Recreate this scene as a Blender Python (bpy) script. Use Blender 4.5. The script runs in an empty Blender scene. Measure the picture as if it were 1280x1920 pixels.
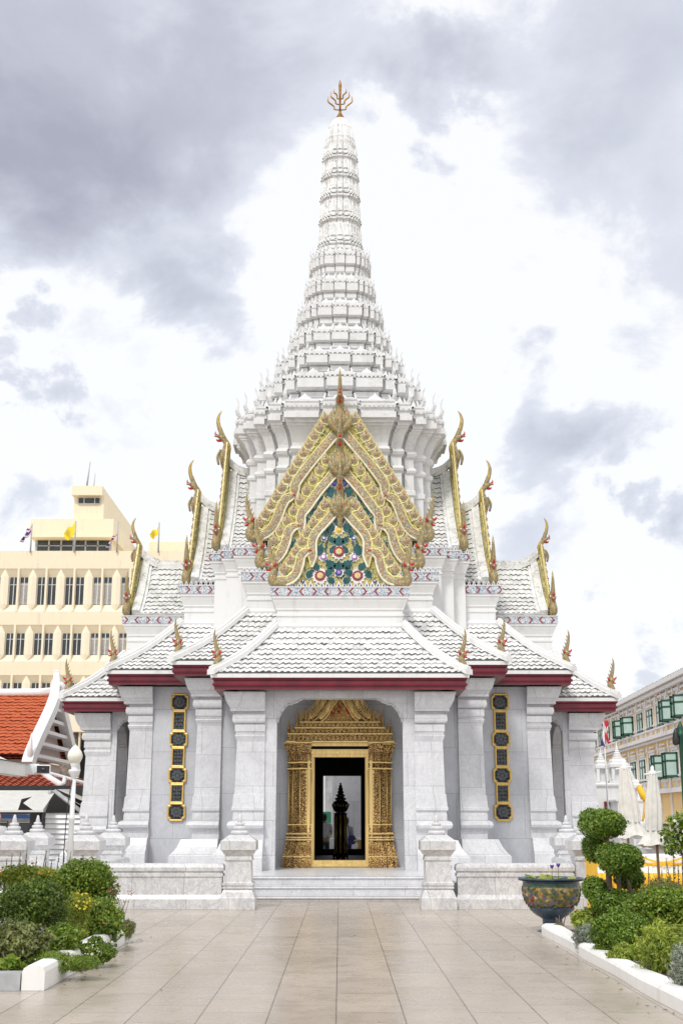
import bpy, bmesh, math, random
import numpy as np
from math import sin, cos, pi, radians, atan, sqrt
from mathutils import Vector, Matrix
random.seed(7)
S = bpy.context.scene
COL = S.collection
# ------------------------------------------------------------------ camera
FPX, HORIZON, EYE, CXP = 2280.0, 1535.0, 1.6, 637.0      # focal length and horizon measured on the 1280x1920 photograph
TH = atan((HORIZON - 960) / FPX)
cam = bpy.data.cameras.new('camera'); camo = bpy.data.objects.new('camera', cam); COL.objects.link(camo)
cam.sensor_fit = 'VERTICAL'; cam.sensor_height = 36; cam.lens = FPX / 1920 * 36
cam.clip_start = .1; cam.clip_end = 3000
camo.location = (0, 0, EYE); camo.rotation_euler = (pi / 2 + TH, 0, -3 / FPX)
S.camera = camo
S.view_settings.view_transform = 'Standard'; S.view_settings.look = 'None'
S.view_settings.gamma = 1; S.view_settings.exposure = 0.43
S.cycles.max_bounces = 6; S.cycles.diffuse_bounces = 4; S.cycles.glossy_bounces = 3
S.cycles.transparent_max_bounces = 6; S.cycles.caustics_reflective = False; S.cycles.caustics_refractive = False

def P(px, py, Y):                      # a pixel of the photograph at depth Y -> X, Z
    u = (px - CXP) / FPX; v = (960 - py) / FPX
    k = Y / (cos(TH) - v * sin(TH))
    return u * k, EYE + (sin(TH) + v * cos(TH)) * k
def ray(px, py):
    u = (px - CXP) / FPX; v = (960 - py) / FPX
    return Vector((u, cos(TH) - v * sin(TH), sin(TH) + v * cos(TH))).normalized()

# ------------------------------------------------------------------ sun and sky
SUN_EL, SUN_AZ = radians(50), radians(-22)
sun = bpy.data.lights.new('sun', 'SUN'); suno = bpy.data.objects.new('sun', sun); COL.objects.link(suno)
sun.energy = 1.5; sun.angle = radians(11); sun.color = (1, .97, .92)
suno.rotation_euler = (pi / 2 - SUN_EL, 0, SUN_AZ)
W = bpy.data.worlds.new('World'); S.world = W; W.use_nodes = True
def make_world():
    nt = W.node_tree; nt.nodes.clear(); L = nt.links.new
    n = lambda t: nt.nodes.new(t)
    out = n('ShaderNodeOutputWorld'); bg = n('ShaderNodeBackground'); L(bg.outputs[0], out.inputs[0])
    sky = n('ShaderNodeTexSky'); sky.sky_type = 'NISHITA'; sky.sun_disc = False
    sky.sun_elevation = SUN_EL; sky.sun_rotation = pi + SUN_AZ
    tc = n('ShaderNodeTexCoord')
    sep = n('ShaderNodeSeparateXYZ'); L(tc.outputs['Generated'], sep.inputs[0])
    def M(op, a, b=None, c=None):
        m = n('ShaderNodeMath'); m.operation = op
        for i, x in enumerate((a, b, c)):
            if x is None: continue
            if isinstance(x, (int, float)): m.inputs[i].default_value = x
            else: L(x, m.inputs[i])
        return m.outputs[0]
    zz = M('ADD', M('MAXIMUM', sep.outputs[2], 0.0), .35)
    comb = n('ShaderNodeCombineXYZ')
    L(M('MULTIPLY', sep.outputs[0], 1.0), comb.inputs[0]); L(M('MULTIPLY', sep.outputs[1], 1.0), comb.inputs[1])
    L(M('MULTIPLY', sep.outputs[2], 1.35), comb.inputs[2])
    def noise(vec, sc, det, rough, dist=0):
        t = n('ShaderNodeTexNoise'); L(vec, t.inputs['Vector']); t.inputs['Scale'].default_value = sc
        t.inputs['Detail'].default_value = det; t.inputs['Roughness'].default_value = rough
        t.inputs['Distortion'].default_value = dist; return t
    n1 = noise(comb.outputs[0], 7.0, 9, .58, .25); n2 = noise(comb.outputs[0], 4.0, 8, .55, .2); n3 = noise(comb.outputs[0], 17, 8, .65, .3)
    # warp the direction so cloud banks get ragged edges
    wv = n('ShaderNodeVectorMath'); wv.operation = 'SUBTRACT'; L(n1.outputs['Color'], wv.inputs[0]); wv.inputs[1].default_value = (.5, .5, .5)
    w2 = n('ShaderNodeVectorMath'); w2.operation = 'SCALE'; L(wv.outputs[0], w2.inputs[0]); w2.inputs['Scale'].default_value = .27
    w3 = n('ShaderNodeVectorMath'); w3.operation = 'ADD'; L(tc.outputs['Generated'], w3.inputs[0]); L(w2.outputs[0], w3.inputs[1])
    banks = [(90, 120, 420, .75), (60, 330, 230, .5), (380, 260, 240, .34), (560, 90, 230, .34), (395, 540, 150, .52),
             (800, 130, 150, .5), (40, 680, 85, .42), (1000, 790, 165, .48), (1130, 770, 120, .40), (1275, 920, 100, .5),
             (1150, 60, 330, .44), (1230, 330, 260, .24), (200, 690, 120, .14), (40, 935, 90, .24), (1000, 1010, 170, .32), (1240, 1200, 90, .35),
             (1250, 520, 160, .15)]
    tot = None
    for px, py, r, w in banks:
        d = n('ShaderNodeVectorMath'); d.operation = 'DISTANCE'; L(w3.outputs[0], d.inputs[0]); d.inputs[1].default_value = ray(px, py)
        mr = n('ShaderNodeMapRange'); mr.interpolation_type = 'SMOOTHSTEP'; L(d.outputs['Value'], mr.inputs['Value'])
        mr.inputs['From Min'].default_value = 0; mr.inputs['From Max'].default_value = r * 1.15 / FPX
        mr.inputs['To Min'].default_value = w; mr.inputs['To Max'].default_value = 0
        tot = mr.outputs[0] if tot is None else M('ADD', tot, mr.outputs[0])
    g = M('MULTIPLY', tot, M('MULTIPLY_ADD', n2.outputs[0], .8, .50))
    g = M('ADD', g, M('MULTIPLY', M('SUBTRACT', n1.outputs[0], .5), .32))
    g = M('ADD', g, M('MULTIPLY', M('SUBTRACT', n3.outputs[0], .5), .22))
    # the rest of the sky dome: broken cloud
    ramp = n('ShaderNodeValToRGB'); L(g, ramp.inputs[0])
    e = ramp.color_ramp.elements; e[0].position = 0.07; e[0].color = (1.06, 1.07, 1.09, 1)
    e[1].position = .95; e[1].color = (.45, .465, .555, 1)
    m = ramp.color_ramp.elements.new(.18); m.color = (.82, .85, .94, 1)
    m = ramp.color_ramp.elements.new(.5); m.color = (.62, .64, .735, 1)
    mix = n('ShaderNodeMixRGB'); mix.inputs[0].default_value = .12
    sk = n('ShaderNodeMixRGB'); sk.blend_type = 'MULTIPLY'; sk.inputs[0].default_value = 1; L(sky.outputs[0], sk.inputs[1]); sk.inputs[2].default_value = (.1, .1, .1, 1)
    L(ramp.outputs[0], mix.inputs[1]); L(sk.outputs[0], mix.inputs[2])
    L(mix.outputs[0], bg.inputs[0]); bg.inputs[1].default_value = .76
make_world()

# ------------------------------------------------------------------ material helpers
class Mt:
    def __init__(s, name, col=(.8, .8, .8), rough=.6, metal=0, spec=.5):
        s.m = bpy.data.materials.new(name); s.m.use_nodes = True; s.nt = s.m.node_tree
        s.b = s.nt.nodes['Principled BSDF']; s.set(col, rough, metal, spec)
        s._tc = None
    def set(s, col, rough, metal, spec):
        s.b.inputs['Base Color'].default_value = (*col, 1); s.b.inputs['Roughness'].default_value = rough
        s.b.inputs['Metallic'].default_value = metal; s.b.inputs['Specular IOR Level'].default_value = spec
    def n(s, t, **k):
        x = s.nt.nodes.new(t)
        for a, b in k.items(): setattr(x, a, b)
        return x
    def L(s, a, b): s.nt.links.new(a, b)
    def co(s):
        if s._tc is None:
            tc = s.n('ShaderNodeTexCoord'); oi = s.n('ShaderNodeObjectInfo')
            sc = s.n('ShaderNodeMath', operation='MULTIPLY'); s.L(oi.outputs['Random'], sc.inputs[0]); sc.inputs[1].default_value = 0
            s._tc = tc.outputs['Object']
        return s._tc
    def math(s, op, a, b=None, c=None):
        m = s.n('ShaderNodeMath', operation=op)
        for i, x in enumerate((a, b, c)):
            if x is None: continue
            if isinstance(x, (int, float)): m.inputs[i].default_value = x
            else: s.L(x, m.inputs[i])
        return m.outputs[0]
    def mapping(s, scale=(1, 1, 1), rot=(0, 0, 0), loc=(0, 0, 0), src=None):
        mp = s.n('ShaderNodeMapping'); s.L(src or s.co(), mp.inputs[0])
        mp.inputs['Scale'].default_value = scale; mp.inputs['Rotation'].default_value = rot; mp.inputs['Location'].default_value = loc
        return mp.outputs[0]
    def noise(s, scale, detail=4, rough=.55, dist=0, vec=None):
        t = s.n('ShaderNodeTexNoise'); s.L(vec or s.co(), t.inputs['Vector'])
        t.inputs['Scale'].default_value = scale; t.inputs['Detail'].default_value = detail
        t.inputs['Roughness'].default_value = rough; t.inputs['Distortion'].default_value = dist
        return t.outputs['Fac']
    def voro(s, scale, vec=None, feature='F1', out='Color'):
        t = s.n('ShaderNodeTexVoronoi', feature=feature); s.L(vec or s.co(), t.inputs['Vector']); t.inputs['Scale'].default_value = scale
        return t.outputs[out]
    def ramp(s, fac, stops, const=False):
        r = s.n('ShaderNodeValToRGB'); s.L(fac, r.inputs[0]); e = r.color_ramp.elements
        if const: r.color_ramp.interpolation = 'CONSTANT'
        while len(e) < len(stops): e.new(.5)
        for el, (p, c) in zip(e, stops): el.position = p; el.color = (*c, 1) if len(c) == 3 else c
        return r.outputs[0]
    def mix(s, fac, a, b, mode='MIX'):
        m = s.n('ShaderNodeMixRGB', blend_type=mode)
        for i, x in enumerate((fac, a, b)):
            if isinstance(x, (int, float)): m.inputs[i].default_value = x
            elif isinstance(x, tuple): m.inputs[i].default_value = (*x, 1)
            else: s.L(x, m.inputs[i])
        return m.outputs[0]
    def color(s, c): s.L(c, s.b.inputs['Base Color'])
    def bump(s, h, strength=.3, dist=.02):
        b = s.n('ShaderNodeBump'); b.inputs['Strength'].default_value = strength; b.inputs['Distance'].default_value = dist
        s.L(h, b.inputs['Height']); s.L(b.outputs[0], s.b.inputs['Normal'])
    def roughness(s, r): s.L(r, s.b.inputs['Roughness'])

def V3(c, k): return tuple(min(1, x * k) for x in c)
MT = {}
def plain(name, col, rough=.6, metal=0, spec=.5, var=.18, sc=6, bump=.1):
    m = Mt(name, col, rough, metal, spec)
    n = m.noise(sc, 6, .6)
    m.color(m.ramp(n, [(.3, V3(col, 1 - var)), (.7, V3(col, 1 + var))]))
    if bump: m.bump(n, bump, .01)
    MT[name] = m.m; return m
def plaster(name, col, dirt=.25):
    m = Mt(name, col, .65)
    st = m.noise(1.0, 6, .65, vec=m.mapping((5, 5, .45)))
    bl = m.noise(2.2, 7, .65)
    f = m.math('MULTIPLY', m.ramp(st, [(.52, (0, 0, 0)), (.78, (1, 1, 1))]), m.ramp(bl, [(.35, (0, 0, 0)), (.65, (1, 1, 1))]))
    fine = m.noise(40, 4, .6)
    c = m.mix(m.math('MULTIPLY', f, dirt), V3(col, 1), (.33, .31, .28))
    c = m.mix(m.math('MULTIPLY', fine, .10), c, V3(col, .82))
    if name == 'prang_plaster':
        h1 = m.noise(1, 7, .7, vec=m.mapping((6, 6, 14))); h2 = m.noise(1.3, 4, .6)
        c = m.mix(m.math('MULTIPLY', m.math('MULTIPLY', m.ramp(h1, [(.50, (0, 0, 0)), (.66, (1, 1, 1))]), m.ramp(h2, [(.38, (0, 0, 0)), (.62, (1, 1, 1))])), .38), c, (.36, .35, .33))
    m.color(c); m.bump(m.noise(12, 5, .6), .12, .01); MT[name] = m.m; return m
plaster('plaster', (.79, .79, .785), .6)
plaster('prang_plaster', (.745, .745, .745), .8)
plaster('ridge_plaster', (.80, .80, .79), 1.0)
plaster('kerb_paint', (.84, .83, .81), .5)
plaster('cream_wall', (.86, .755, .56), .5)
plaster('cream_light', (.88, .79, .61), .2)
plaster('ochre_wall', (.84, .60, .27), .2)
plaster('grey_trim', (.72, .72, .755), .25)
plaster('pink_panel', (.55, .45, .42), .2)
def marble(name, base, seam=True, bw=1.05, bh=.78, rough=.32, vs=.30):
    m = Mt(name, base, rough)
    n0 = m.noise(.9, 7, .62, .9)
    v = m.noise(2.6, 9, .66, 1.6, vec=m.mapping((1, 1, .8), (.5, .4, .6)))
    vein = m.ramp(m.math('ABSOLUTE', m.math('SUBTRACT', v, .5)), [(0.0, (1, 1, 1)), (.028, (.25, .25, .25)), (.075, (0, 0, 0))])
    v2 = m.noise(9, 8, .62, 1.2, vec=m.mapping((1, 1.3, .6), (.2, .9, .3)))
    vein2 = m.ramp(m.math('ABSOLUTE', m.math('SUBTRACT', v2, .5)), [(0.0, (1, 1, 1)), (.035, (0, 0, 0))])
    c = m.ramp(n0, [(.25, V3(base, .78)), (.5, V3(base, .96)), (.75, V3(base, 1.05))])
    c = m.mix(m.math('MULTIPLY', vein, vs), c, (.40, .40, .43))
    c = m.mix(m.math('MULTIPLY', vein2, vs), c, (.42, .42, .45))
    if seam:
        sp = m.n('ShaderNodeSeparateXYZ'); m.L(m.co(), sp.inputs[0])
        cb = m.n('ShaderNodeCombineXYZ'); m.L(m.math('ADD', sp.outputs[0], sp.outputs[1]), cb.inputs[0]); m.L(sp.outputs[2], cb.inputs[1])
        bk = m.n('ShaderNodeTexBrick'); m.L(cb.outputs[0], bk.inputs['Vector'])
        bk.inputs['Scale'].default_value = 1; bk.inputs['Brick Width'].default_value = bw; bk.inputs['Row Height'].default_value = bh
        bk.inputs['Mortar Size'].default_value = .0045; bk.inputs['Mortar Smooth'].default_value = .2
        bk.inputs['Color1'].default_value = (1, 1, 1, 1); bk.inputs['Color2'].default_value = (.90, .90, .91, 1); bk.inputs['Mortar'].default_value = (.50, .49, .47, 1)
        c = m.mix(1, c, bk.outputs['Color'], 'MULTIPLY')
    stn = m.noise(.8, 5, .7, vec=m.mapping((3, 3, .7), loc=(4, 1, 2)))
    c = m.mix(m.math('MULTIPLY', m.ramp(stn, [(.62, (0, 0, 0)), (.80, (1, 1, 1))]), .35), c, (.48, .40, .30))
    rs = m.noise(1, 7, .65, vec=m.mapping((7, 7, .35), loc=(2, 5, 1))); c = m.mix(m.math('MULTIPLY', m.ramp(rs, [(.52, (0, 0, 0)), (.74, (1, 1, 1))]), .30), c, (.47, .46, .43))
    m.color(c); m.bump(m.noise(30, 3), .03, .005); MT[name] = m.m
marble('marble', (.74, .74, .755))
marble('marble_wall', (.60, .61, .64), True, 1.3, 1.1)
marble('marble_plain', (.76, .76, .77), False); marble('marble_veined', (.76, .755, .75), True, .95, 3.0, .3, .62)
def tile_mat():
    m = Mt('roof_tile', (.8, .8, .79), .55)
    a = m.noise(7, 7, .7); b = m.noise(28, 5, .65)
    d = m.math('MULTIPLY', m.ramp(a, [(.48, (0, 0, 0)), (.72, (1, 1, 1))]), m.ramp(b, [(.42, (0, 0, 0)), (.62, (1, 1, 1))]))
    m.color(m.mix(m.math('MULTIPLY', d, .75), m.mix(b, (.86, .86, .85), (.76, .76, .75)), (.24, .235, .225)))
    m.bump(b, .2, .01); MT['roof_tile'] = m.m
    old = m.b.inputs['Base Color'].links[0].from_socket; vc = m.n('ShaderNodeSeparateColor'); m.L(m.voro(4.6), vc.inputs[0]); m.color(m.mix(1, old, m.ramp(vc.outputs[0], [(0, (.80, .80, .79)), (.5, (.97, .97, .97)), (1, (1, 1, 1))]), 'MULTIPLY'))
    plain('tile_hollow_shade', (.17, .165, .16), .9, var=.5, sc=5)  # dark colour on the tile risers paints the shade of their hollow ends
    m = Mt('grimy_plaster', (.78, .78, .77), .7)
    a = m.noise(4, 8, .75); b = m.noise(17, 6, .7)
    d = m.math('MULTIPLY', m.ramp(a, [(.46, (0, 0, 0)), (.62, (1, 1, 1))]), m.ramp(b, [(.38, (0, 0, 0)), (.6, (1, 1, 1))]))
    m.color(m.mix(m.math('MULTIPLY', d, .8), (.80, .80, .79), (.22, .215, .20))); m.bump(b, .3, .01); MT['grimy_plaster'] = m.m
tile_mat()
m = plain('lacquer_red', (.155, .010, .024), .32, var=.3, sc=3, bump=.05)
plain('soffit', (.20, .13, .12), .7)
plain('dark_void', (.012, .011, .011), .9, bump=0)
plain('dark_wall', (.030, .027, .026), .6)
def mosaic(name, cols, scale, rough=.38, metal=.15, grid=None, bump=.5):
    m = Mt(name, cols[0], rough, metal)
    v = m.voro(scale, out='Color'); sp = m.n('ShaderNodeSeparateColor'); m.L(v, sp.inputs[0])
    k = len(cols); c = m.ramp(sp.outputs[0], [(i / k, cols[i]) for i in range(k)], True)
    ed = m.voro(scale, feature='DISTANCE_TO_EDGE', out='Distance')
    c = m.mix(m.ramp(ed, [(.02, (1, 1, 1)), (.06, (0, 0, 0))]), c, V3(cols[0], .45))
    m.color(c); m.bump(m.ramp(ed, [(0, (0, 0, 0)), (.15, (1, 1, 1))]), bump, .015); MT[name] = m.m; return m
mosaic('mosaic_band', [(.52, .39, .22), (.34, .36, .27), (.66, .54, .27), (.46, .29, .19), (.58, .50, .37), (.28, .37, .32), (.70, .58, .31), (.48, .19, .09)], 30)
mosaic('mosaic_leaf', [(.54, .37, .25), (.64, .53, .30), (.44, .26, .17), (.46, .43, .29), (.62, .47, .32), (.36, .40, .27)], 38)
mosaic('mosaic_yellow', [(.64, .54, .17), (.58, .49, .15), (.70, .61, .24), (.50, .46, .17), (.62, .52, .18), (.20, .26, .11)], 19)
mosaic('mosaic_naga', [(.50, .37, .14), (.44, .30, .12), (.32, .32, .19), (.58, .45, .20), (.40, .20, .10), (.22, .29, .24)], 30)
mosaic('mosaic_grey', [(.34, .38, .36), (.48, .46, .40), (.30, .34, .36), (.55, .50, .38), (.40, .42, .40)], 28)
plain('yellow_glaze', (.66, .56, .20), .35, var=.3, sc=20)
plain('pale_yellow', (.80, .72, .32), .35, var=.15); plain('cream_rim', (.80, .76, .58), .4)
plain('red_glaze', (.46, .022, .02), .28, var=.3)
plain('white_glaze', (.84, .84, .82), .3)
plain('teal_glaze', (.012, .085, .085), .3, var=.6, sc=9)
plain('maroon_glaze', (.33, .03, .05), .3)
plain('purple_glaze', (.42, .22, .46), .35)
plain('blue_glaze', (.06, .07, .30), .3)
plain('saffron_glaze', (.86, .55, .08), .35)
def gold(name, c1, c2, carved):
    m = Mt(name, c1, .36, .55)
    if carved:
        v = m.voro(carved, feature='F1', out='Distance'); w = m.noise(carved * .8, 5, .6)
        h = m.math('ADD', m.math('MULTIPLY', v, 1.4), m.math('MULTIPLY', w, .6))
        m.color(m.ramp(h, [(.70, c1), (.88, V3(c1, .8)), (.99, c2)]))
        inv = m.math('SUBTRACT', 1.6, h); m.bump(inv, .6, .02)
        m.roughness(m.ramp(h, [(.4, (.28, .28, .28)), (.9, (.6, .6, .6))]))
    else:
        n = m.noise(2.0, 8, .6, .5, vec=m.mapping((9, 9, .5)))
        m.color(m.ramp(n, [(.3, V3(c1, .75)), (.7, V3(c1, 1.15))])); m.bump(n, .08, .01)
    MT[name] = m.m
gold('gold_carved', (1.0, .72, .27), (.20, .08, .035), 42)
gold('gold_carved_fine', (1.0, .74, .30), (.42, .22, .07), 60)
gold('gold_smooth', (.86, .62, .25), (.4, .3, .1), 0)
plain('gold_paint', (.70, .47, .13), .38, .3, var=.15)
plain('gold_yellow', (.52, .36, .09), .4, .35, var=.35, sc=10)
plain('gold_trident', (.34, .17, .03), .35, .7, var=.5, sc=12)
def grille_mat():
    m = Mt('iron_grille', (.03, .032, .034), .45, .4)
    v = m.voro(16, feature='F1', out='Distance')
    m.color(m.ramp(v, [(.25, (.085, .09, .095)), (.6, (.018, .019, .021))])); m.bump(v, .9, .02); MT['iron_grille'] = m.m
grille_mat(); plain('iron_light', (.085, .09, .095), .5, .2)
def frieze_mat(zc, per):
    m = Mt('frieze_mosaic', (.4, .45, .5), .4)
    sp = m.n('ShaderNodeSeparateXYZ'); m.L(m.co(), sp.inputs[0])
    u = m.math('ADD', sp.outputs[0], sp.outputs[1])
    fr = m.math('FRACT', m.math('ADD', m.math('DIVIDE', u, per), 20.25))
    d = m.math('MULTIPLY', m.math('ABSOLUTE', m.math('SUBTRACT', fr, .5)), per)
    k = m.math('MULTIPLY', m.math('ABSOLUTE', m.math('SUBTRACT', sp.outputs[2], zc)), .9)
    ln = m.math('ABSOLUTE', m.math('SUBTRACT', m.math('SUBTRACT', d, k), per * .17))
    v = m.voro(38, out='Color'); s2 = m.n('ShaderNodeSeparateColor'); m.L(v, s2.inputs[0])
    c = m.ramp(s2.outputs[1], [(0, (.52, .57, .62)), (.2, (.22, .27, .36)), (.4, (.62, .64, .66)), (.6, (.33, .39, .46)), (.8, (.70, .70, .68))], True)
    c = m.mix(m.math('LESS_THAN', ln, .026), c, (.27, .035, .045)); m.color(c); return m.m
def ground_mat():
    m = Mt('granite_paving', (.4, .36, .32), .3)
    g = m.n('ShaderNodeNewGeometry'); pos = g.outputs['Position']
    sp = m.n('ShaderNodeSeparateXYZ'); m.L(pos, sp.inputs[0])
    cb = m.n('ShaderNodeCombineXYZ'); m.L(sp.outputs[1], cb.inputs[0]); m.L(m.math('ADD', sp.outputs[0], .03), cb.inputs[1])
    bk = m.n('ShaderNodeTexBrick'); m.L(cb.outputs[0], bk.inputs['Vector'])
    bk.offset = .37; bk.offset_frequency = 2; bk.squash = 1
    for k, v in (('Scale', 1), ('Brick Width', 1.15), ('Row Height', .5675), ('Mortar Size', .005), ('Mortar Smooth', .1), ('Bias', 0)): bk.inputs[k].default_value = v
    bk.inputs['Color1'].default_value = (.545, .475, .405, 1); bk.inputs['Color2'].default_value = (.47, .412, .352, 1); bk.inputs['Mortar'].default_value = (.15, .133, .115, 1)
    sl = m.noise(170, 3, .7, vec=pos); big = m.noise(.55, 6, .6, .4, vec=pos); mid = m.noise(3, 6, .6, vec=pos)
    c = m.mix(1, bk.outputs['Color'], m.ramp(sl, [(.3, (.62, .61, .60)), (.5, (1, 1, 1)), (.72, (1.0, 1.0, 1.0))]), 'MULTIPLY')
    c = m.mix(1, c, m.ramp(big, [(.3, (.84, .82, .79)), (.65, (1, 1, 1))]), 'MULTIPLY')
    c = m.mix(m.math('MULTIPLY', m.ramp(mid, [(.58, (0, 0, 0)), (.8, (1, 1, 1))]), .3), c, (.25, .22, .19))
    m.color(c); m.roughness(m.ramp(mid, [(.3, (.20, .20, .20)), (.7, (.38, .38, .38))]))
    m.bump(m.math('ADD', m.math('MULTIPLY', bk.outputs['Fac'], -1), m.math('MULTIPLY', sl, .05)), .25, .004); MT['granite'] = m.m
ground_mat()
def leafmat(name, cols, trans=.35, rough=.45):
    m = Mt(name, cols[0], rough)
    g = m.n('ShaderNodeNewGeometry')
    k = len(cols); c = m.ramp(g.outputs['Random Per Island'], [(i / max(1, k - 1), cols[i]) for i in range(k)])
    n = m.noise(2.2, 4, .6)
    c = m.mix(1, c, m.ramp(n, [(.3, (.62, .66, .6)), (.7, (1.15, 1.1, 1.0))]), 'MULTIPLY')
    m.color(c)
    t = m.n('ShaderNodeBsdfTranslucent'); m.L(c, t.inputs[0]); ms = m.n('ShaderNodeMixShader'); ms.inputs[0].default_value = trans
    out = m.nt.nodes['Material Output']; m.L(m.b.outputs[0], ms.inputs[1]); m.L(t.outputs[0], ms.inputs[2]); m.L(ms.outputs[0], out.inputs[0]); MT[name] = m.m
leafmat('leaf_dark', [(0.049, 0.096, 0.017), (0.110, 0.182, 0.030), (0.182, 0.278, 0.046), (0.293, 0.384, 0.058)])
leafmat('leaf_mid', [(0.085, 0.160, 0.020), (0.171, 0.288, 0.033), (0.268, 0.384, 0.050), (0.390, 0.470, 0.066)])
leafmat('leaf_light', [(0.171, 0.256, 0.036), (0.293, 0.406, 0.058), (0.439, 0.534, 0.083), (0.585, 0.600, 0.116)])
leafmat('leaf_box', [(0.073, 0.150, 0.020), (0.134, 0.256, 0.030), (0.219, 0.353, 0.042), (0.365, 0.470, 0.066)])
leafmat('leaf_grey', [(.25, .29, .24), (.36, .41, .35), (.46, .50, .44)], .2)
leafmat('leaf_olive', [(0.146, 0.171, 0.066), (0.244, 0.278, 0.099), (0.365, 0.384, 0.149)])
leafmat('petal_yellow', [(.75, .58, .03), (.85, .70, .08)], .3)
leafmat('petal_white', [(.80, .80, .78), (.85, .85, .80)], .3)
leafmat('petal_orange', [(.70, .16, .02), (.75, .30, .03), (.55, .08, .03)], .3)
leafmat('petal_pink', [(.55, .06, .12), (.60, .16, .20)], .3)
leafmat('petal_blue', [(.16, .16, .42), (.30, .30, .60)], .3)
plain('bark', (.16, .125, .095), .85, var=.4, sc=18, bump=.6)
plain('soil', (.06, .04, .028), .95, var=.5, sc=20, bump=.6)
plain('white_metal', (.78, .79, .80), .4, var=.06)
plain('grey_metal', (.42, .43, .44), .45)
plain('black_metal', (.02, .02, .022), .4)
plain('opal_glass', (.82, .80, .70), .3, var=.05)
plain('canvas', (.70, .68, .63), .85, var=.12, sc=9)
plain('wood_pole', (.20, .12, .07), .6)
plain('glass_dark', (.045, .05, .055), .08, bump=0, var=.4, sc=1.5)
plain('curtain', (.48, .47, .46), .8, var=.25, sc=3)
plain('green_paint', (.012, .075, .045), .45)
plain('pale_pane', (.42, .56, .52), .2, var=.12, sc=2, bump=0)
plain('white_paint', (.80, .80, .80), .5, var=.05)
plain('rubble', (.22, .18, .15), .9, var=.7, sc=9, bump=.9)
plain('awning', (.62, .61, .58), .8, var=.08)
plain('skin', (.50, .30, .21), .5, var=.1); plain('hair', (.012, .010, .010), .5, bump=0); plain('white_shirt', (.66, .66, .66), .8); plain('dark_cloth', (.03, .03, .04), .8)
plain('flag_yellow', (.88, .70, .03), .7, var=.08); plain('flag_red', (.62, .04, .06), .7); plain('flag_blue', (.05, .05, .22), .7); plain('flag_white', (.8, .8, .8), .7)
plain('cloth_yellow', (.88, .52, .03), .7, var=.12); plain('cloth_white', (.82, .81, .80), .75); plain('tarp', (.42, .43, .45), .6, var=.4, sc=2); plain('green_board', (.03, .22, .12), .6)
plain('lacquer_black', (.020, .010, .008), .12, var=.3, bump=0); plain('ceramic_blue', (.045, .075, .115), .25, var=.4, sc=10)
plain('cooler_blue', (.03, .12, .38), .3); plain('purple_petal', (.16, .08, .40), .5)
def red_tile():
    m = Mt('red_tile', (.5, .1, .03), .55)
    sp = m.n('ShaderNodeSeparateXYZ'); m.L(m.co(), sp.inputs[0])
    a = m.n('ShaderNodeTexBrick'); m.L(m.co(), a.inputs['Vector'])
    n = m.noise(9, 4, .6); m.color(m.ramp(n, [(.3, (.40, .065, .018)), (.7, (.60, .13, .035))])); MT['red_tile'] = m.m
red_tile()
plain('red_tile_hollow_shade', (.14, .02, .01), .8)  # same painted shade for the risers of the red tiles
plain('brown_tile', (.22, .075, .045), .7, var=.3)

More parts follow.
